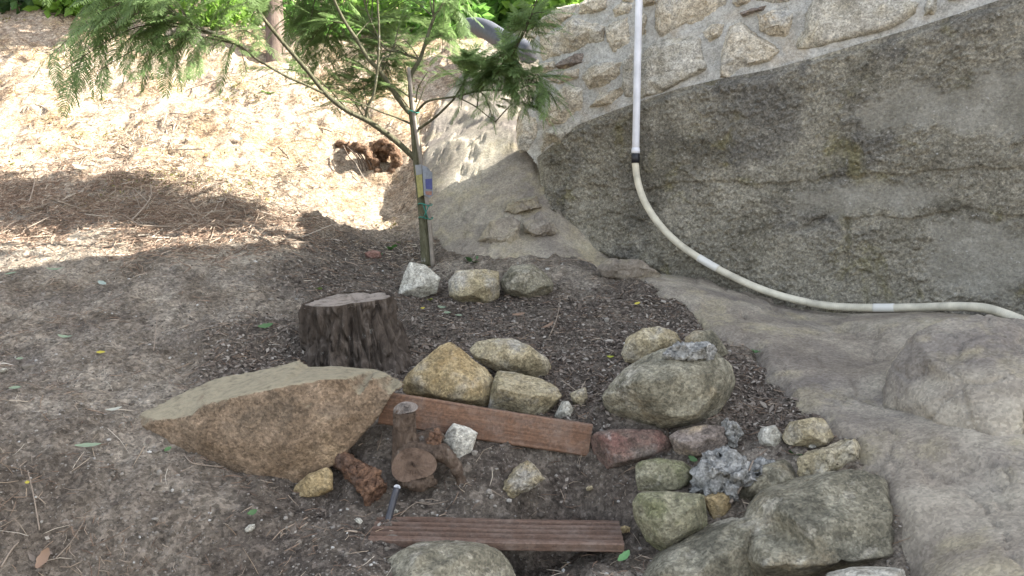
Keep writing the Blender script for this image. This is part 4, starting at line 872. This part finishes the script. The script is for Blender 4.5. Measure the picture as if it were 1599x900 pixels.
for (a, b_, t_, nf, fl2) in TW:
    if a > 420 and b_ > 0: nf = int(nf * 2.3); fl2 *= 1.25
    elif a <= 420: nf = int(nf * .75)
    if 420 < a < 700 and b_ > 0: t_ += .33
    e = P(a, b_, t_); d2 = ((TREEPTS - e) ** 2).sum(1); far = math.sqrt(d2.min())
    # leave the branch a little towards the trunk so that twigs sweep outwards
    cand = np.where(d2 < (far + .22) ** 2)[0]; s0 = TREEPTS[cand[rt_.randrange(len(cand))]]
    mid = s0 * .5 + e * .5 + np.array([0, rt_.uniform(-.03, .03), .05 + .12 * far])
    p = spline([s0, mid, e], 8); tube('twig', p, np.linspace(.0042, .0016, len(p)), M['sap_bark'], tree, 4)
    for k in range(nf):
        s_ = .22 + .78 * (k + rt_.random() * .7) / nf; x = s_ * (len(p) - 1); i = min(int(x), len(p) - 2); pos = p[i] + (p[i + 1] - p[i]) * (x - i)
        tdir = p[min(i + 1, len(p) - 1)] - p[i]; tdir /= np.linalg.norm(tdir) + 1e-9
        side = np.cross(tdir, [0, 0, 1.0]); side /= np.linalg.norm(side) + 1e-9
        sd = 1 if k % 2 else -1
        d = tdir * rt_.uniform(.25, .9) + side * sd * rt_.uniform(.3, 1.0) + np.array([rt_.uniform(-.25, .25), rt_.uniform(-.3, .2), rt_.uniform(-.12, .16) - (.32 if a < 310 else 0)])
        d /= np.linalg.norm(d); up = np.array([rt_.uniform(-.3, .3), rt_.uniform(-.45, .15), 1.0]); y = np.cross(up, d); y /= np.linalg.norm(y); z = np.cross(d, y)
        fr_list.append((pos, d, y, z, fl2 * rt_.uniform(.75, 1.2), rt_.randrange(4)))
def vis_size(f):
    q = f[0] - CAM; t_ = q @ FW; a = 799.5 + FPX * q[0] / t_; b_ = 450 - FPX * (q @ UP) / t_
    return f[4] / t_ if (0 < a < 1599 and -5 < b_ < 900) else 0
fr_list.sort(key=vis_size, reverse=True)
parts = []
for n_, (pos, d, y, z, sc, kd) in enumerate(fr_list):
    if n_ < 300:
        o = bpy.data.objects.new('frond', FRM[kd]); col.objects.link(o); o.parent = tree
        o.matrix_parent_inverse = Matrix.Translation(Vector(tree.location)).inverted()
        o.matrix_basis = Matrix(((d[0] * sc, y[0] * sc, z[0] * sc, pos[0]), (d[1] * sc, y[1] * sc, z[1] * sc, pos[1]), (d[2] * sc, y[2] * sc, z[2] * sc, pos[2]), (0, 0, 0, 1)))
    else:
        v, f = FR[kd]; parts.append((pos + sc * (v[:, :1] * d + v[:, 1:2] * y + v[:, 2:3] * z), f))
if parts:
    v, f = join_vf(parts); o = based('foliage', v, f, M['frond'], tree, False); o['kind'] = 'stuff'
# cane, ties and the plant tag
cn = empty('garden_cane', tuple(P(675, 416, T0 - .03)), 'thin grey cane staked beside the sapling trunk', 'cane')
tube('cane_rod', spline([P(676, 420, T0 - .02), P(671, 350, T0 - .045), P(663, 290, T0 - .045), P(654, 230, T0 - .04), P(645, 170, T0 - .035), P(638, 106, T0 - .03)], 5), np.linspace(.0125, .010, 26), M['cane'], cn, 8)
M['tie'] = plain_mat('green_tie', (.02, .16, .12), .5, .1)
for k, (yy, xx) in enumerate(((320, 664), (341, 665), (176, 646))):
    c = P(xx, yy, T0 - .022); a = np.linspace(0, 2 * math.pi, 25); rr_ = .052 if k < 2 else .04
    loop = np.stack([c[0] + rr_ * .72 * np.cos(a), c[1] + rr_ * np.sin(a), c[2] + .006 * np.sin(2 * a)], 1)
    v1 = tube_vf(loop, .0032, 5)
    if k == 0: v2 = tube_vf(np.array([P(661, 321, T0 - .075), P(668, 341, T0 - .08)]), .003, 5); v1 = join_vf([v1, v2])
    if k == 1: v2 = tube_vf(np.array([P(669, 322, T0 - .08), P(661, 341, T0 - .075)]), .003, 5); v1 = join_vf([v1, v2])
    tag(based('plant_tie', v1[0], v1[1], M['tie']), ('upper of the two green ties low on the sapling trunk', 'lower of the two green ties low on the sapling trunk', 'small green tie at the fork of the sapling')[k], 'tie', 'ties on the sapling')
tg = empty('plant_tag', tuple(P(663, 306, T0 - .06)), 'folded plastic plant tag, blue and yellow, hung on the sapling trunk', 'tag')
def sheet(name, corners, material, th=.0012):
    bm = bmesh.new(); f = bm.faces.new([bm.verts.new(c) for c in corners]); r = bmesh.ops.extrude_face_region(bm, geom=[f])
    bmesh.ops.translate(bm, verts=[g for g in r['geom'] if isinstance(g, bmesh.types.BMVert)], vec=(0, th, 0)); bmesh.ops.recalc_face_normals(bm, faces=bm.faces)
    me = bpy.data.meshes.new(name); bm.to_mesh(me); bm.free(); return link(name, me, material, tg)
tt = T0 - .07
sheet('left_panel', [P(648, 260, tt + .03), P(658, 258, tt), P(661, 305, tt), P(653, 309, tt + .03)], plain_mat('yellow_plastic', (.24, .22, .07), .5, .3, 60))
sheet('white_edge', [P(648, 258, tt + .026), P(658, 257, tt - .004), P(659, 272, tt - .004), P(650, 274, tt + .026)], plain_mat('pale_plastic', (.18, .19, .20), .5, .2))
sheet('right_panel', [P(659, 258, tt), P(667, 261, tt + .01), P(675, 270, tt + .03), P(676, 305, tt + .03), P(671, 309, tt + .02), P(662, 305, tt)], plain_mat('grey_plastic_film', (.17, .185, .21), .5, .2, 60))
sheet('blue_print', [P(664, 280, tt + .004), P(674.5, 279, tt + .024), P(675, 296, tt + .024), P(665, 295, tt + .004)], plain_mat('blue_print', (.05, .058, .17), .5, .2, 60))
sheet('red_print', [P(664, 299, tt + .004), P(674.5, 299, tt + .024), P(674, 305, tt + .022), P(665, 304, tt + .004)], plain_mat('red_print', (.24, .12, .09), .5, .3, 60))

# ------------------------------------------------------------------ green growth behind the bank
def leaf_cloud(center, rad, n, size, seed, dirn=None):
    r = np.random.default_rng(seed); u = r.normal(size=(n, 3)); u /= np.linalg.norm(u, axis=1)[:, None]
    rad = np.asarray(rad, float); p = u * (r.random(n) ** .45)[:, None]
    lump = 1 + .6 * fbm(p * 2.2 + seed, 2, seed); p = center + p * lump[:, None] * rad
    d = u * .6 + r.normal(size=(n, 3)) * .6 + np.array([0, 0, -.1]); d /= np.linalg.norm(d, axis=1)[:, None]
    s = np.cross(d, r.normal(size=(n, 3))); s /= np.linalg.norm(s, axis=1)[:, None]; nn_ = np.cross(d, s)
    L = size * r.uniform(.6, 1.3, n)[:, None]; w = L * .28
    V = np.stack([p, p + d * L * .45 + s * w + nn_ * L * .06, p + d * L - nn_ * L * .12, p + d * L * .45 - s * w + nn_ * L * .06], 1).reshape(-1, 3)
    i = np.arange(n) * 4; return V, np.concatenate([np.stack([i, i + 1, i + 2, i + 3], 1)])
M['bush_bright'] = leaf_mat('bright_leaf', (.17, .30, .05), .55, .5)
M['bush_dark'] = leaf_mat('dark_leaf', (.07, .14, .04), .45, .5)
M['bush_grass'] = leaf_mat('lush_leaf', (.14, .29, .06), .55, .5)
BUSH = [('bush', 'bright green leafy shrub at the top left corner', (50, 2, 8.6), (.45, .4, .16), 500, 'bush_dark', .12), ('bush', 'yellow green shrub beside the top left corner one', (112, 10, 8.3), (.28, .3, .18), 400, 'bush_bright', .13),
 ('bush', 'dark shrub behind the hanging mimosa leaves', (205, 2, 8.9), (.6, .5, .3), 900, 'bush_dark', .11), ('bush', 'mid green shrub behind the sapling branches, left of the trunk', (345, 30, 9.0), (.38, .35, .26), 800, 'bush_bright', .09), ('bush', 'light green shrub behind the sapling, right of the brown trunk', (490, 40, 9.0), (.42, .4, .30), 900, 'bush_grass', .09),
 ('bush', 'sunlit green shrub behind the upper sapling crown', (600, 25, 9.2), (.5, .5, .32), 1100, 'bush_bright', .11), ('bush', 'lush green plant above the grey drain pipe', (770, 16, 8.4), (.62, .5, .40), 1500, 'bush_grass', .15), ('bush', 'bright green bush against the left end of the stone wall', (860, 10, 7.9), (.40, .4, .38), 1200, 'bush_bright', .12), ('bush', 'green bush between the drain pipe and the sapling top', (700, 30, 8.9), (.45, .4, .30), 900, 'bush_grass', .12)]
for k, (nm, lb, (a, b_, t_), rad, n, mt, sz) in enumerate(BUSH):
    t_ = min(t_, ground_px(a, b_ + 28)[1] + .25); c = P(a, b_, t_); base = c.copy(); base[2] = float(base_h(np.array([c[0]]), np.array([c[1]]))[0])
    o = empty(nm, tuple(base), lb, 'bush'); v, f = leaf_cloud(c, rad, n, sz, 50 + k); based('leaves', v, f, M[mt], o, False)
    stems = []
    for j in range(5):
        e = c + rng.normal(0, .5, 3) * np.array(rad); stems.append(tube_vf(spline([base - np.array([0, 0, .1]), base * .5 + e * .5 + rng.normal(0, .05, 3), e], 4), np.linspace(.018, .006, 9), 5))
    v, f = join_vf(stems); based('stems', v, f, M['sap_bark'], o)
M['far_bark'] = bark_mat('pinkish_bark', (.08, .06, .048), (.14, .105, .085), (.20, .16, .13), (18, 18, 4))
tb_, tt_ = ground_px(432, 92)
bt = empty('tree', tuple(tb_), 'brown trunk of a tree rising behind the sapling', 'tree')
p = spline([P(432, 112, tt_), P(430, 60, tt_ + .05), P(428, 20, tt_ + .1), P(424, -60, tt_ + .15), P(430, -180, tt_ + .2)], 5); tube('trunk', p, np.linspace(.085, .07, len(p)), M['far_bark'], bt, 14)
v, f = leaf_cloud(P(430, -330, tt_ + .2), (1.1, 1.0, .7), 2600, .13, 77); based('crown', v, f, M['bush_dark'], bt, False)

# ------------------------------------------------------------------ litter on the ground
def soil_n(x, y):
    e = .03; a = (soil_h(x + e, y) - soil_h(x - e, y)) / (2 * e); b_ = (soil_h(x, y + e) - soil_h(x, y - e)) / (2 * e)
    n = np.stack([-a, -b_, np.ones_like(a)], 1); return n / np.linalg.norm(n, axis=1)[:, None]
def scatter(n, y0, y1, seed, density, power=1.0):
    """world places inside the part of the bank that can be seen, thinned by a density function of (x,y)"""
    r = np.random.default_rng(seed); X_ = []; Y_ = []; got = 0
    while got < n:
        k = n * 3; y = y0 * (y1 / y0) ** r.random(k) if power else r.uniform(y0, y1, k); x = r.uniform(-.75, .62, k) * (y + .25)
        ok = (r.random(k) < density(x, y)) & (edge_dist(rock_poly, x, y) < .03)
        X_.append(x[ok]); Y_.append(y[ok]); got += ok.sum()
    return np.concatenate(X_)[:n], np.concatenate(Y_)[:n], r
def clump(x, y, f=2.2, seed=3): return fbm(np.stack([x * f, y * f, np.zeros_like(x)], 1), 3, seed)
_mc = [(ground_px(a, b_)[0], r if b_ < 700 else r * .05) for a, b_, r in MULCH_PX]
def mulch_d(x, y):
    d = np.zeros_like(x)
    for c, r in _mc: d = np.maximum(d, np.exp(-(((x - c[0]) ** 2 + (y - c[1]) ** 2) / (r * r)) ** 2))
    return d
def straws(x, y, r, length, width, lift, bend=.25):
    """bent three-sided stems lying on the soil"""
    n = len(x); z = soil_h(x, y); nr = soil_n(x, y); a = r.uniform(0, 2 * math.pi, n)
    d = np.stack([np.cos(a), np.sin(a), np.zeros(n)], 1); d -= nr * (d * nr).sum(1)[:, None]; d /= np.linalg.norm(d, axis=1)[:, None]
    d = d + nr * (r.normal(0, 1, n) * lift)[:, None]; s = np.cross(d, nr); s /= np.linalg.norm(s, axis=1)[:, None]
    L = (length * np.exp(r.normal(0, .45, n)))[:, None]; W = (width * r.uniform(.6, 1.4, n))[:, None]
    c = np.stack([x, y, z], 1) + nr * .004; b_ = s * (r.normal(0, bend, n))[:, None] * L
    st_ = [c - d * L / 2, c + b_ * .5 + nr * W, c + d * L / 2 + b_ * .2]
    V = []
    for k, p in enumerate(st_):
        w = W * (1, 1, .5)[k]
        V += [p - s * w, p + s * w, p + nr * w * 1.6]
    V = np.stack(V, 1).reshape(-1, 3); i = np.arange(n)[:, None] * 9
    F = np.concatenate([i + np.array(q) for q in ((0, 2, 5, 3), (2, 1, 4, 5), (3, 5, 8, 6), (5, 4, 7, 8))]); return V, F
def flakes(x, y, r, size, lift=.3):
    n = len(x); z = soil_h(x, y); nr = soil_n(x, y) + r.normal(0, lift, (n, 3)); nr /= np.linalg.norm(nr, axis=1)[:, None]
    a = r.normal(size=(n, 3)); e1 = np.cross(nr, a); e1 /= np.linalg.norm(e1, axis=1)[:, None]; e2 = np.cross(nr, e1)
    L = (size * np.exp(r.normal(0, .4, n)))[:, None]; w = L * r.uniform(.25, .7, n)[:, None]; c = np.stack([x, y, z + .006], 1)
    V = np.stack([c - e1 * L, c + e2 * w + nr * L * .15, c + e1 * L + nr * L * .2, c - e2 * w + nr * L * .15], 1).reshape(-1, 3)
    i = np.arange(n)[:, None] * 4; return V, i + np.array([0, 1, 2, 3])
ICO = None
def pebbles(x, y, r, size, sink=.35):
    global ICO
    if ICO is None:
        bm = bmesh.new(); bmesh.ops.create_icosphere(bm, subdivisions=1, radius=1); ICO = (np.array([v.co for v in bm.verts]), np.array([[v.index for v in f.verts] for f in bm.faces])); bm.free()
    v0, f0 = ICO; n = len(x); s = (size * np.exp(r.normal(0, .5, n)))
    sc = r.uniform(.6, 1.3, (n, 3)) * np.array([1, 1, .75]); a = r.uniform(0, 6.28, n); ca_, sa = np.cos(a), np.sin(a)
    jit = 1 + r.normal(0, .12, (n, len(v0), 1)); V = v0[None] * sc[:, None] * s[:, None, None] * jit
    V = np.stack([V[..., 0] * ca_[:, None] - V[..., 1] * sa[:, None], V[..., 0] * sa[:, None] + V[..., 1] * ca_[:, None], V[..., 2]], 2)
    V += np.stack([x, y, soil_h(x, y) + s * sink], 1)[:, None]
    return V.reshape(-1, 3), (np.arange(n)[:, None, None] * len(v0) + f0[None]).reshape(-1, 3)
M['mulch'] = island_mat('mulch_bits', [(0, (.045, .036, .030)), (.45, (.105, .084, .068)), (.8, (.18, .15, .125)), (1, (.31, .28, .24))])
M['needles'] = island_mat('reddish_needles', [(0, (.10, .068, .05)), (.4, (.185, .125, .09)), (.75, (.28, .205, .15)), (1, (.38, .32, .25))])
M['straw'] = island_mat('dry_straw', [(0, (.22, .15, .10)), (.4, (.36, .28, .20)), (.75, (.48, .41, .32)), (1, (.60, .55, .47))], translucent=.15)
M['twigs'] = island_mat('grey_twigs', [(0, (.11, .085, .065)), (.5, (.22, .175, .135)), (1, (.38, .33, .27))])
M['pebble'] = island_mat('pebble_bits', [(0, (.08, .068, .056)), (.6, (.17, .15, .125)), (.93, (.25, .23, .20)), (1, (.42, .41, .38))])
M['moss'] = island_mat('moss_bits', [(0, (.09, .09, .025)), (.6, (.17, .155, .05)), (1, (.25, .22, .09))], translucent=.2)
def stuff(name, label, cat, vf, material, sm_=False):
    o = link(name, mesh_np(name, vf[0], vf[1], sm_), material); return tag(o, label, cat, kind='stuff')
x, y, r = scatter(24000, 1.9, 5.0, 101, lambda x, y: np.clip(mulch_d(x, y) * (1.1 + clump(x, y, 5)), .01, 1))
stuff('mulch', 'dark woody mulch bits round the stones and sapling', 'mulch', flakes(x, y, r, .0062), M['mulch'])
x, y, r = scatter(4500, 1.8, 5.0, 102, lambda x, y: np.clip(mulch_d(x, y) * .9 + .10 + .5 * (clump(x, y, 3, 9) > .15), .02, 1))
stuff('fine_litter', 'thin dark stems and needles lying on the soil', 'litter', straws(x, y, r, .032, .0009, .10), M['needles'])
x, y, r = scatter(420, 1.6, 5.2, 103, lambda x, y: np.clip(.35 + clump(x, y, 2, 19), .08, 1))
stuff('dry_stems', 'pale dry stems strewn over the slope', 'litter', straws(x, y, r, .06, .0010, .15, .2), M['straw'])
x, y, r = scatter(14000, 1.6, 4.9, 104, lambda x, y: np.clip(.5 + clump(x, y, 3, 29), .1, 1))
stuff('gravel', 'small pebbles and crumbs of earth scattered on the soil', 'gravel', pebbles(x, y, r, .0030, .1), M['pebble'])
x, y, r = scatter(24000, 4.2, 9.0, 105, lambda x, y: np.clip(smooth(4.1, 5.2, y) * (.25 + 1.9 * clump(x, y, 2.2, 39)), .0, 1))
stuff('dry_grass', 'tangled dry straw and red needles on the sunlit upper bank', 'dry grass', straws(x, y, r, .042, .0012, .28), M['straw'])
x, y, r = scatter(9000, 4.2, 8.0, 106, lambda x, y: np.clip(smooth(4.0, 4.8, y) * (.12 + 2.2 * clump(x, y, 1.7, 49)), .0, 1))
stuff('red_needles', 'reddish needles matted on the sunlit bank', 'litter', straws(x, y, r, .036, .0012, .2), M['needles'])
x, y, r = scatter(15000, 4.3, 8.5, 107, lambda x, y: np.clip(smooth(4.3, 5.5, y) * (3.0 * clump(x, y, 1.5, 59) - .35), .0, 1))
stuff('moss', 'olive moss and low weeds in patches on the bank', 'moss', flakes(x, y, r, .0065, .8), M['moss'])
# the raked heap of cut stems across the left of the bank
hc = [ground_px(a, b_)[0] for a, b_ in ((30, 310), (100, 325), (180, 320), (250, 330), (320, 330), (380, 345), (60, 345), (300, 360), (210, 300))]
def heap_d(x, y):
    d = np.zeros_like(x)
    for c in hc: d = np.maximum(d, np.exp(-((x - c[0]) ** 2 + (y - c[1]) ** 2) / .09))
    return d
x, y, r = scatter(13000, 3.6, 6.0, 108, lambda x, y: np.clip(heap_d(x, y) * (.7 + clump(x, y, 4, 69)), 0, 1))
stuff('raked_heap', 'heap of raked dry stems and roots in the shade band on the left', 'litter', straws(x, y, r, .045, .0015, .32, .5), M['needles'])
x, y, r = scatter(220, 3.6, 6.0, 109, lambda x, y: np.clip(heap_d(x, y), 0, 1))
stuff('heap_twigs', 'pale twigs poking out of the raked heap', 'litter', straws(x, y, r, .16, .0025, .3, .6), M['twigs'])
x, y, r = scatter(260, 5.0, 8.8, 110, lambda x, y: np.clip(.5 + clump(x, y, 1.2, 79), .0, 1))
stuff('brushwood', 'bleached twigs lying on the upper bank', 'litter', straws(x, y, r, .22, .0035, .35, .6), M['twigs'])

# single twigs, fallen leaves, chips and weeds that one can point to
def twig(label, pts_, rad, mt='twigs', cat='twig'):
    q = []
    for a, b_, lift in pts_: g, t_ = ground_px(a, b_); g = g.copy(); g[2] = max(g[2], float(soil_h(g[:1], g[1:2])[0])) + lift; q.append(g)
    p = spline(q, 5); v, f = tube_vf(p, np.linspace(rad, rad * .5, len(p)), 5); return tag(based('twig', v, f, M[mt]), label, cat)
twig('pale straight stem standing in the soil at the far lower left', [(62,832,.0),(54,800,.03),(45,773,.07)], .0022)
twig('thin stem lying diagonal at the lower left', [(86,878,.008),(110,855,.01),(130,833,.012)], .0018)
twig('pale thin stick at the very bottom left corner', [(2,898,.008),(18,878,.01),(30,862,.01)], .0030)
twig('slender upright straw above the left end of the big slab', [(240,548,.0),(244,525,.03),(247,507,.05)], .0020)
twig('curled root fibre dangling under the tip of the big slab', [(288,722,.01),(300,738,.012),(325,747,.012),(350,748,.012)], .0020)
twig('thin dark root line left of the stump', [(280,480,.004),(300,500,.006),(318,517,.004)], .0025, 'mulch')
twig('bent pale twig in the raked heap', [(205,352,.02),(225,338,.05),(236,325,.06),(236,315,.08)], .0050)
twig('forked dry stem rising from the raked heap at the left', [(45,322,.01),(54,300,.05),(53,285,.10)], .0040)
twig('long thin root on the slope left of the stump', [(445,430,.01),(480,408,.012),(498,402,.01)], .003, 'mulch')
twig('stem crossing in front of the small tan stone by the board end', [(877,602,.02),(895,622,.035),(916,640,.03)], .0016, 'straw')
twig('second straw crossing the first by the board end', [(914,608,.03),(906,625,.035),(898,646,.03)], .0014, 'straw')
twig('dry brown stalk with curled leaf on the mulch', [(858,532,.01),(868,510,.02),(874,490,.03),(874,478,.04)], .0028)
twig('thin pale root hanging over the cut log', [(636,742,.05),(642,737,.07),(665,736,.07),(674,728,.06)], .0018, 'straw')
twig('root fibre in the soil right of the shrub stump', [(625,810,.006),(650,797,.008),(680,790,.006)], .0016)
twig('another root fibre above the lower board', [(648,790,.006),(672,795,.008),(700,785,.006)], .0014)
twig('brown root running down below the cement heap', [(1158,800,.02),(1172,830,.02),(1185,865,.02),(1190,898,.02)], .0026)
twig('twisted root looping over the mossy block', [(1140,815,.03),(1160,790,.05),(1175,760,.06)], .0050)
twig('pale fibre curling beside the mossy block', [(1160,815,.03),(1185,820,.04),(1205,815,.05)], .0020, 'straw')
twig('dark twig on the grey bedrock at the right', [(1366,602,.02),(1373,585,.025),(1380,570,.02)], .0022, 'mulch')
LF = {}
def leaf_m(c):
    if c not in LF: LF[c] = leaf_mat('fallen_leaf', c, .2, .15)
    return LF[c]
def fallen(label, px, py, wpx, hpx, ang, colr, lift=.012, name='fallen_leaf', cat='leaf', curl=.25):
    g, t_ = ground_px(px, py); g = g.copy(); g[2] = max(g[2], float(soil_h(g[:1], g[1:2])[0])) + lift
    nr = soil_n(g[:1], g[1:2])[0]; toc = CAM - g; toc /= np.linalg.norm(toc); nr = nr + toc * .35; nr /= np.linalg.norm(nr)
    e1 = np.cross(UP, nr); e1 /= np.linalg.norm(e1); e2 = np.cross(nr, e1); a = math.radians(ang)
    f1 = e1 * math.cos(a) + e2 * math.sin(a); f2 = np.cross(nr, f1); L = wpx * .85 / FPX * t_; W = hpx * .8 / FPX * t_; V = []; curl = curl + random.uniform(0, .8); tw = random.uniform(-.5, .5); N = 8
    for i in range(N + 1):
        x = i / N - .5; w = W * .5 * (math.sin(math.pi * (i + .35) / (N + .7)) ** .8) * (1 + .12 * math.sin(i * 2.3))
        for s in (-1, 0, 1): V.append(g + f1 * x * L + f2 * s * w + nr * (curl * L * x * x + (abs(s)) * w * .5 + s * w * tw * x + .002))
    F = grid_faces(N + 1, 3); o = based(name, V, F, leaf_m(colr)); return tag(o, label, cat)
GP = (.20, .25, .17); GG = (.085, .16, .065); YL = (.42, .36, .06); BR = (.24, .16, .11); PB = (.40, .40, .34)
for a in [
 ('pale bluish leaf on the shaded slope below the sunlit strip', 160, 448, 18, 10, -30, (.30, .36, .32)), ('long pale green leaf on the left slope, mid height', 103, 543, 26, 9, -8, GP), ('bright green leaf left of the stump', 415, 521, 27, 12, 15, GG),
 ('small pale green leaf at the far left edge', 24, 620, 19, 8, 5, GP), ('long narrow green leaf on the rim of the lower left bank', 138, 703, 44, 10, 0, GP), ('green leaf by the lower left end of the big slab', 262, 712, 16, 9, 30, GG), ('grey dry leaf left of the slab tip', 178, 653, 28, 8, 12, PB),
 ('small yellow leaf on the left slope', 158, 560, 15, 7, 0, YL), ('brown pointed dry leaf at the bottom left', 68, 880, 38, 20, 65, BR), ('green leaf under the right end of the lower board', 975, 879, 32, 18, 70, (.13, .27, .11)), ('green leaf on the cement beside the small green stone', 1082, 727, 18, 11, -30, GG),
 ('green leaf on the mulch between stump and middle stone', 690, 486, 16, 8, -15, GP), ('pale green leaf on the mulch below the squared stone', 698, 497, 16, 8, 5, GP), ('third small leaf in the row on the mulch right of the stump', 716, 503, 13, 7, -10, GP), ('yellow leaf near the dark edge of the mulch', 995, 487, 11, 6, 20, YL), ('yellow green leaf left of the big boulder', 953, 564, 13, 7, 0, (.35, .38, .05)),
 ('green leaf in the shade just under the sunlit strip', 86, 426, 28, 6, 5, GP), ('dull green leaf at the left edge under the sunlit strip', 18, 435, 20, 6, 20, GP), ('sunlit pale leaf above the raked heap', 125, 270, 26, 10, -20, (.42, .45, .36)), ('green sunlit leaf right of the pale one above the heap', 224, 244, 18, 9, 20, (.16, .26, .07)), ('pale sunlit leaf higher up the bank, left of the exposed root', 373, 228, 16, 10, -20, (.4, .42, .36)),
 ('dark green leaf at the foot of the left bank near the board', 394, 810, 18, 12, 20, GG), ('brown leaf scrap on the mulch behind the pyramid stone', 810, 500, 24, 8, 10, BR), ('curled brown leaf on the mulch left of the dry stalk', 855, 520, 30, 9, 50, BR),
 ('small green leaf at the foot of the upper bank near the sapling', 592, 402, 14, 7, 0, GG), ('tiny yellow leaf on the mulch right of the stump', 660, 487, 9, 6, 20, YL), ('yellow bud on the lower left bank', 43, 761, 8, 7, 0, YL), ('tiny pale leaf on the left slope near the edge', 31, 567, 12, 8, 20, GP)]: fallen(*a)
def chip(label, px, py, s_px, mt, name='chip', cat='wood chip'):
    g, t_ = ground_px(px, py); s = s_px / FPX * t_; g = g.copy(); g[2] = max(g[2], float(soil_h(g[:1], g[1:2])[0])) + s * .25
    v0, f0 = ICO; v = v0 * np.array([.55, .4, .35]) * s * (1 + rng.normal(0, .12, (len(v0), 1))); a = rng.uniform(-.6, .6); v = np.stack([v[:, 0] * math.cos(a) - v[:, 2] * math.sin(a), v[:, 1], v[:, 0] * math.sin(a) + v[:, 2] * math.cos(a)], 1)
    return tag(based(name, v + g, f0, M[mt], None, False), label, cat)
chip('tan wood chip at the right end of the lower board', 975, 831, 18, 'yellow_stone'); chip('whitish bark chip right of the lower left bank', 391, 829, 18, 'white_stone'); chip('white pebble left of the lower board end', 560, 816, 13, 'white_stone', 'pebble', 'pebble'); chip('white pebble beside the metal peg', 617, 803, 10, 'white_stone', 'pebble', 'pebble')
chip('small white pebble under the flat topped stone', 1268, 700, 12, 'white_stone', 'pebble', 'pebble'); chip('pale pebble in the soil right of the crumbly stone', 920, 772, 13, 'tan_stone', 'pebble', 'pebble'); chip('dark red lump at the foot of the bank left of the sapling', 583, 405, 26, 'brick', 'brick_fragment', 'brick'); chip('small white pebble at the sapling foot', 671, 412, 12, 'white_stone', 'pebble', 'pebble')
chip('white crumb left of the pale brown stone', 976, 545, 9, 'white_stone', 'pebble', 'pebble'); chip('pale pebble on the far left slope', 5, 582, 13, 'white_stone', 'pebble', 'pebble')
def weed(label, px, py, n, size_px, colr, spread=.6):
    g, t_ = ground_px(px, py); s = size_px / FPX * t_; V = []; F = []
    for k in range(n):
        a = 2 * math.pi * k / n + rng.uniform(-.4, .4); d = np.array([math.cos(a) * spread, math.sin(a) * spread, rng.uniform(.3, 1.0)]); d /= np.linalg.norm(d); sd = np.cross(d, [0, 0, 1.0]); sd /= np.linalg.norm(sd); L = s * rng.uniform(.6, 1.1); o = len(V)
        for q, w in ((.05, .04), (.5, .26), (.8, .22), (1.0, .03)):
            p = g + d * L * q - np.array([0, 0, .3 * L * q * q]); V += [p - sd * w * L, p + sd * w * L]
        F += [(o, o + 1, o + 3, o + 2), (o + 2, o + 3, o + 5, o + 4), (o + 4, o + 5, o + 7, o + 6)]
    return tag(based('weed', V, F, leaf_m(colr)), label, 'weed')
weed('small green weed behind the squared stone', 737, 412, 7, 22, GG); weed('green seedlings left of the sapling foot', 612, 392, 8, 20, (.10, .22, .06)); weed('second seedling tuft beside the sapling foot', 628, 383, 6, 16, (.10, .22, .06)); weed('green clover tuft between flat topped and long tan stones', 1240, 712, 8, 20, GG); weed('tiny weed on the left slope above the slab', 135, 658, 6, 14, (.12, .24, .08)); weed('weed tuft at the top of the left slope, behind the stump', 500, 455, 6, 14, (.16, .24, .06)); weed('olive weed in the mulch left of the middle stones', 672, 470, 5, 12, (.2, .22, .05))
weed('tiny green weed by the wet bedrock right of the boulder', 1180, 552, 6, 12, GG); weed('sunlit green weed high on the bank under the branches', 418, 152, 6, 18, (.14, .24, .06))

# pieces that belong to a part of a thing
def under(child, part):
    child.parent = part; child.matrix_parent_inverse = Matrix.Identity(4)
def kids(root, stem): return [o for o in root.children if o.name.split('.')[0] == stem]
for c in kids(dp, 'connector'): under(c, kids(dp, 'hose')[0])
for c in kids(dp, 'white_wrap'): under(c, kids(dp, 'rigid_pipe')[0])
for n_ in ('blue_print', 'red_print'): under(kids(tg, n_)[0], kids(tg, 'right_panel')[0])
under(kids(tg, 'white_edge')[0], kids(tg, 'left_panel')[0])
under(kids(ss, 'stub_cut')[0], kids(ss, 'stub')[0]); under(kids(ss, 'cut_face')[0], kids(ss, 'log')[0])
for c in kids(er, 'rootlet'): under(c, kids(er, 'root_arch')[0])
under(kids(pg, 'top')[0], kids(pg, 'shaft')[0])
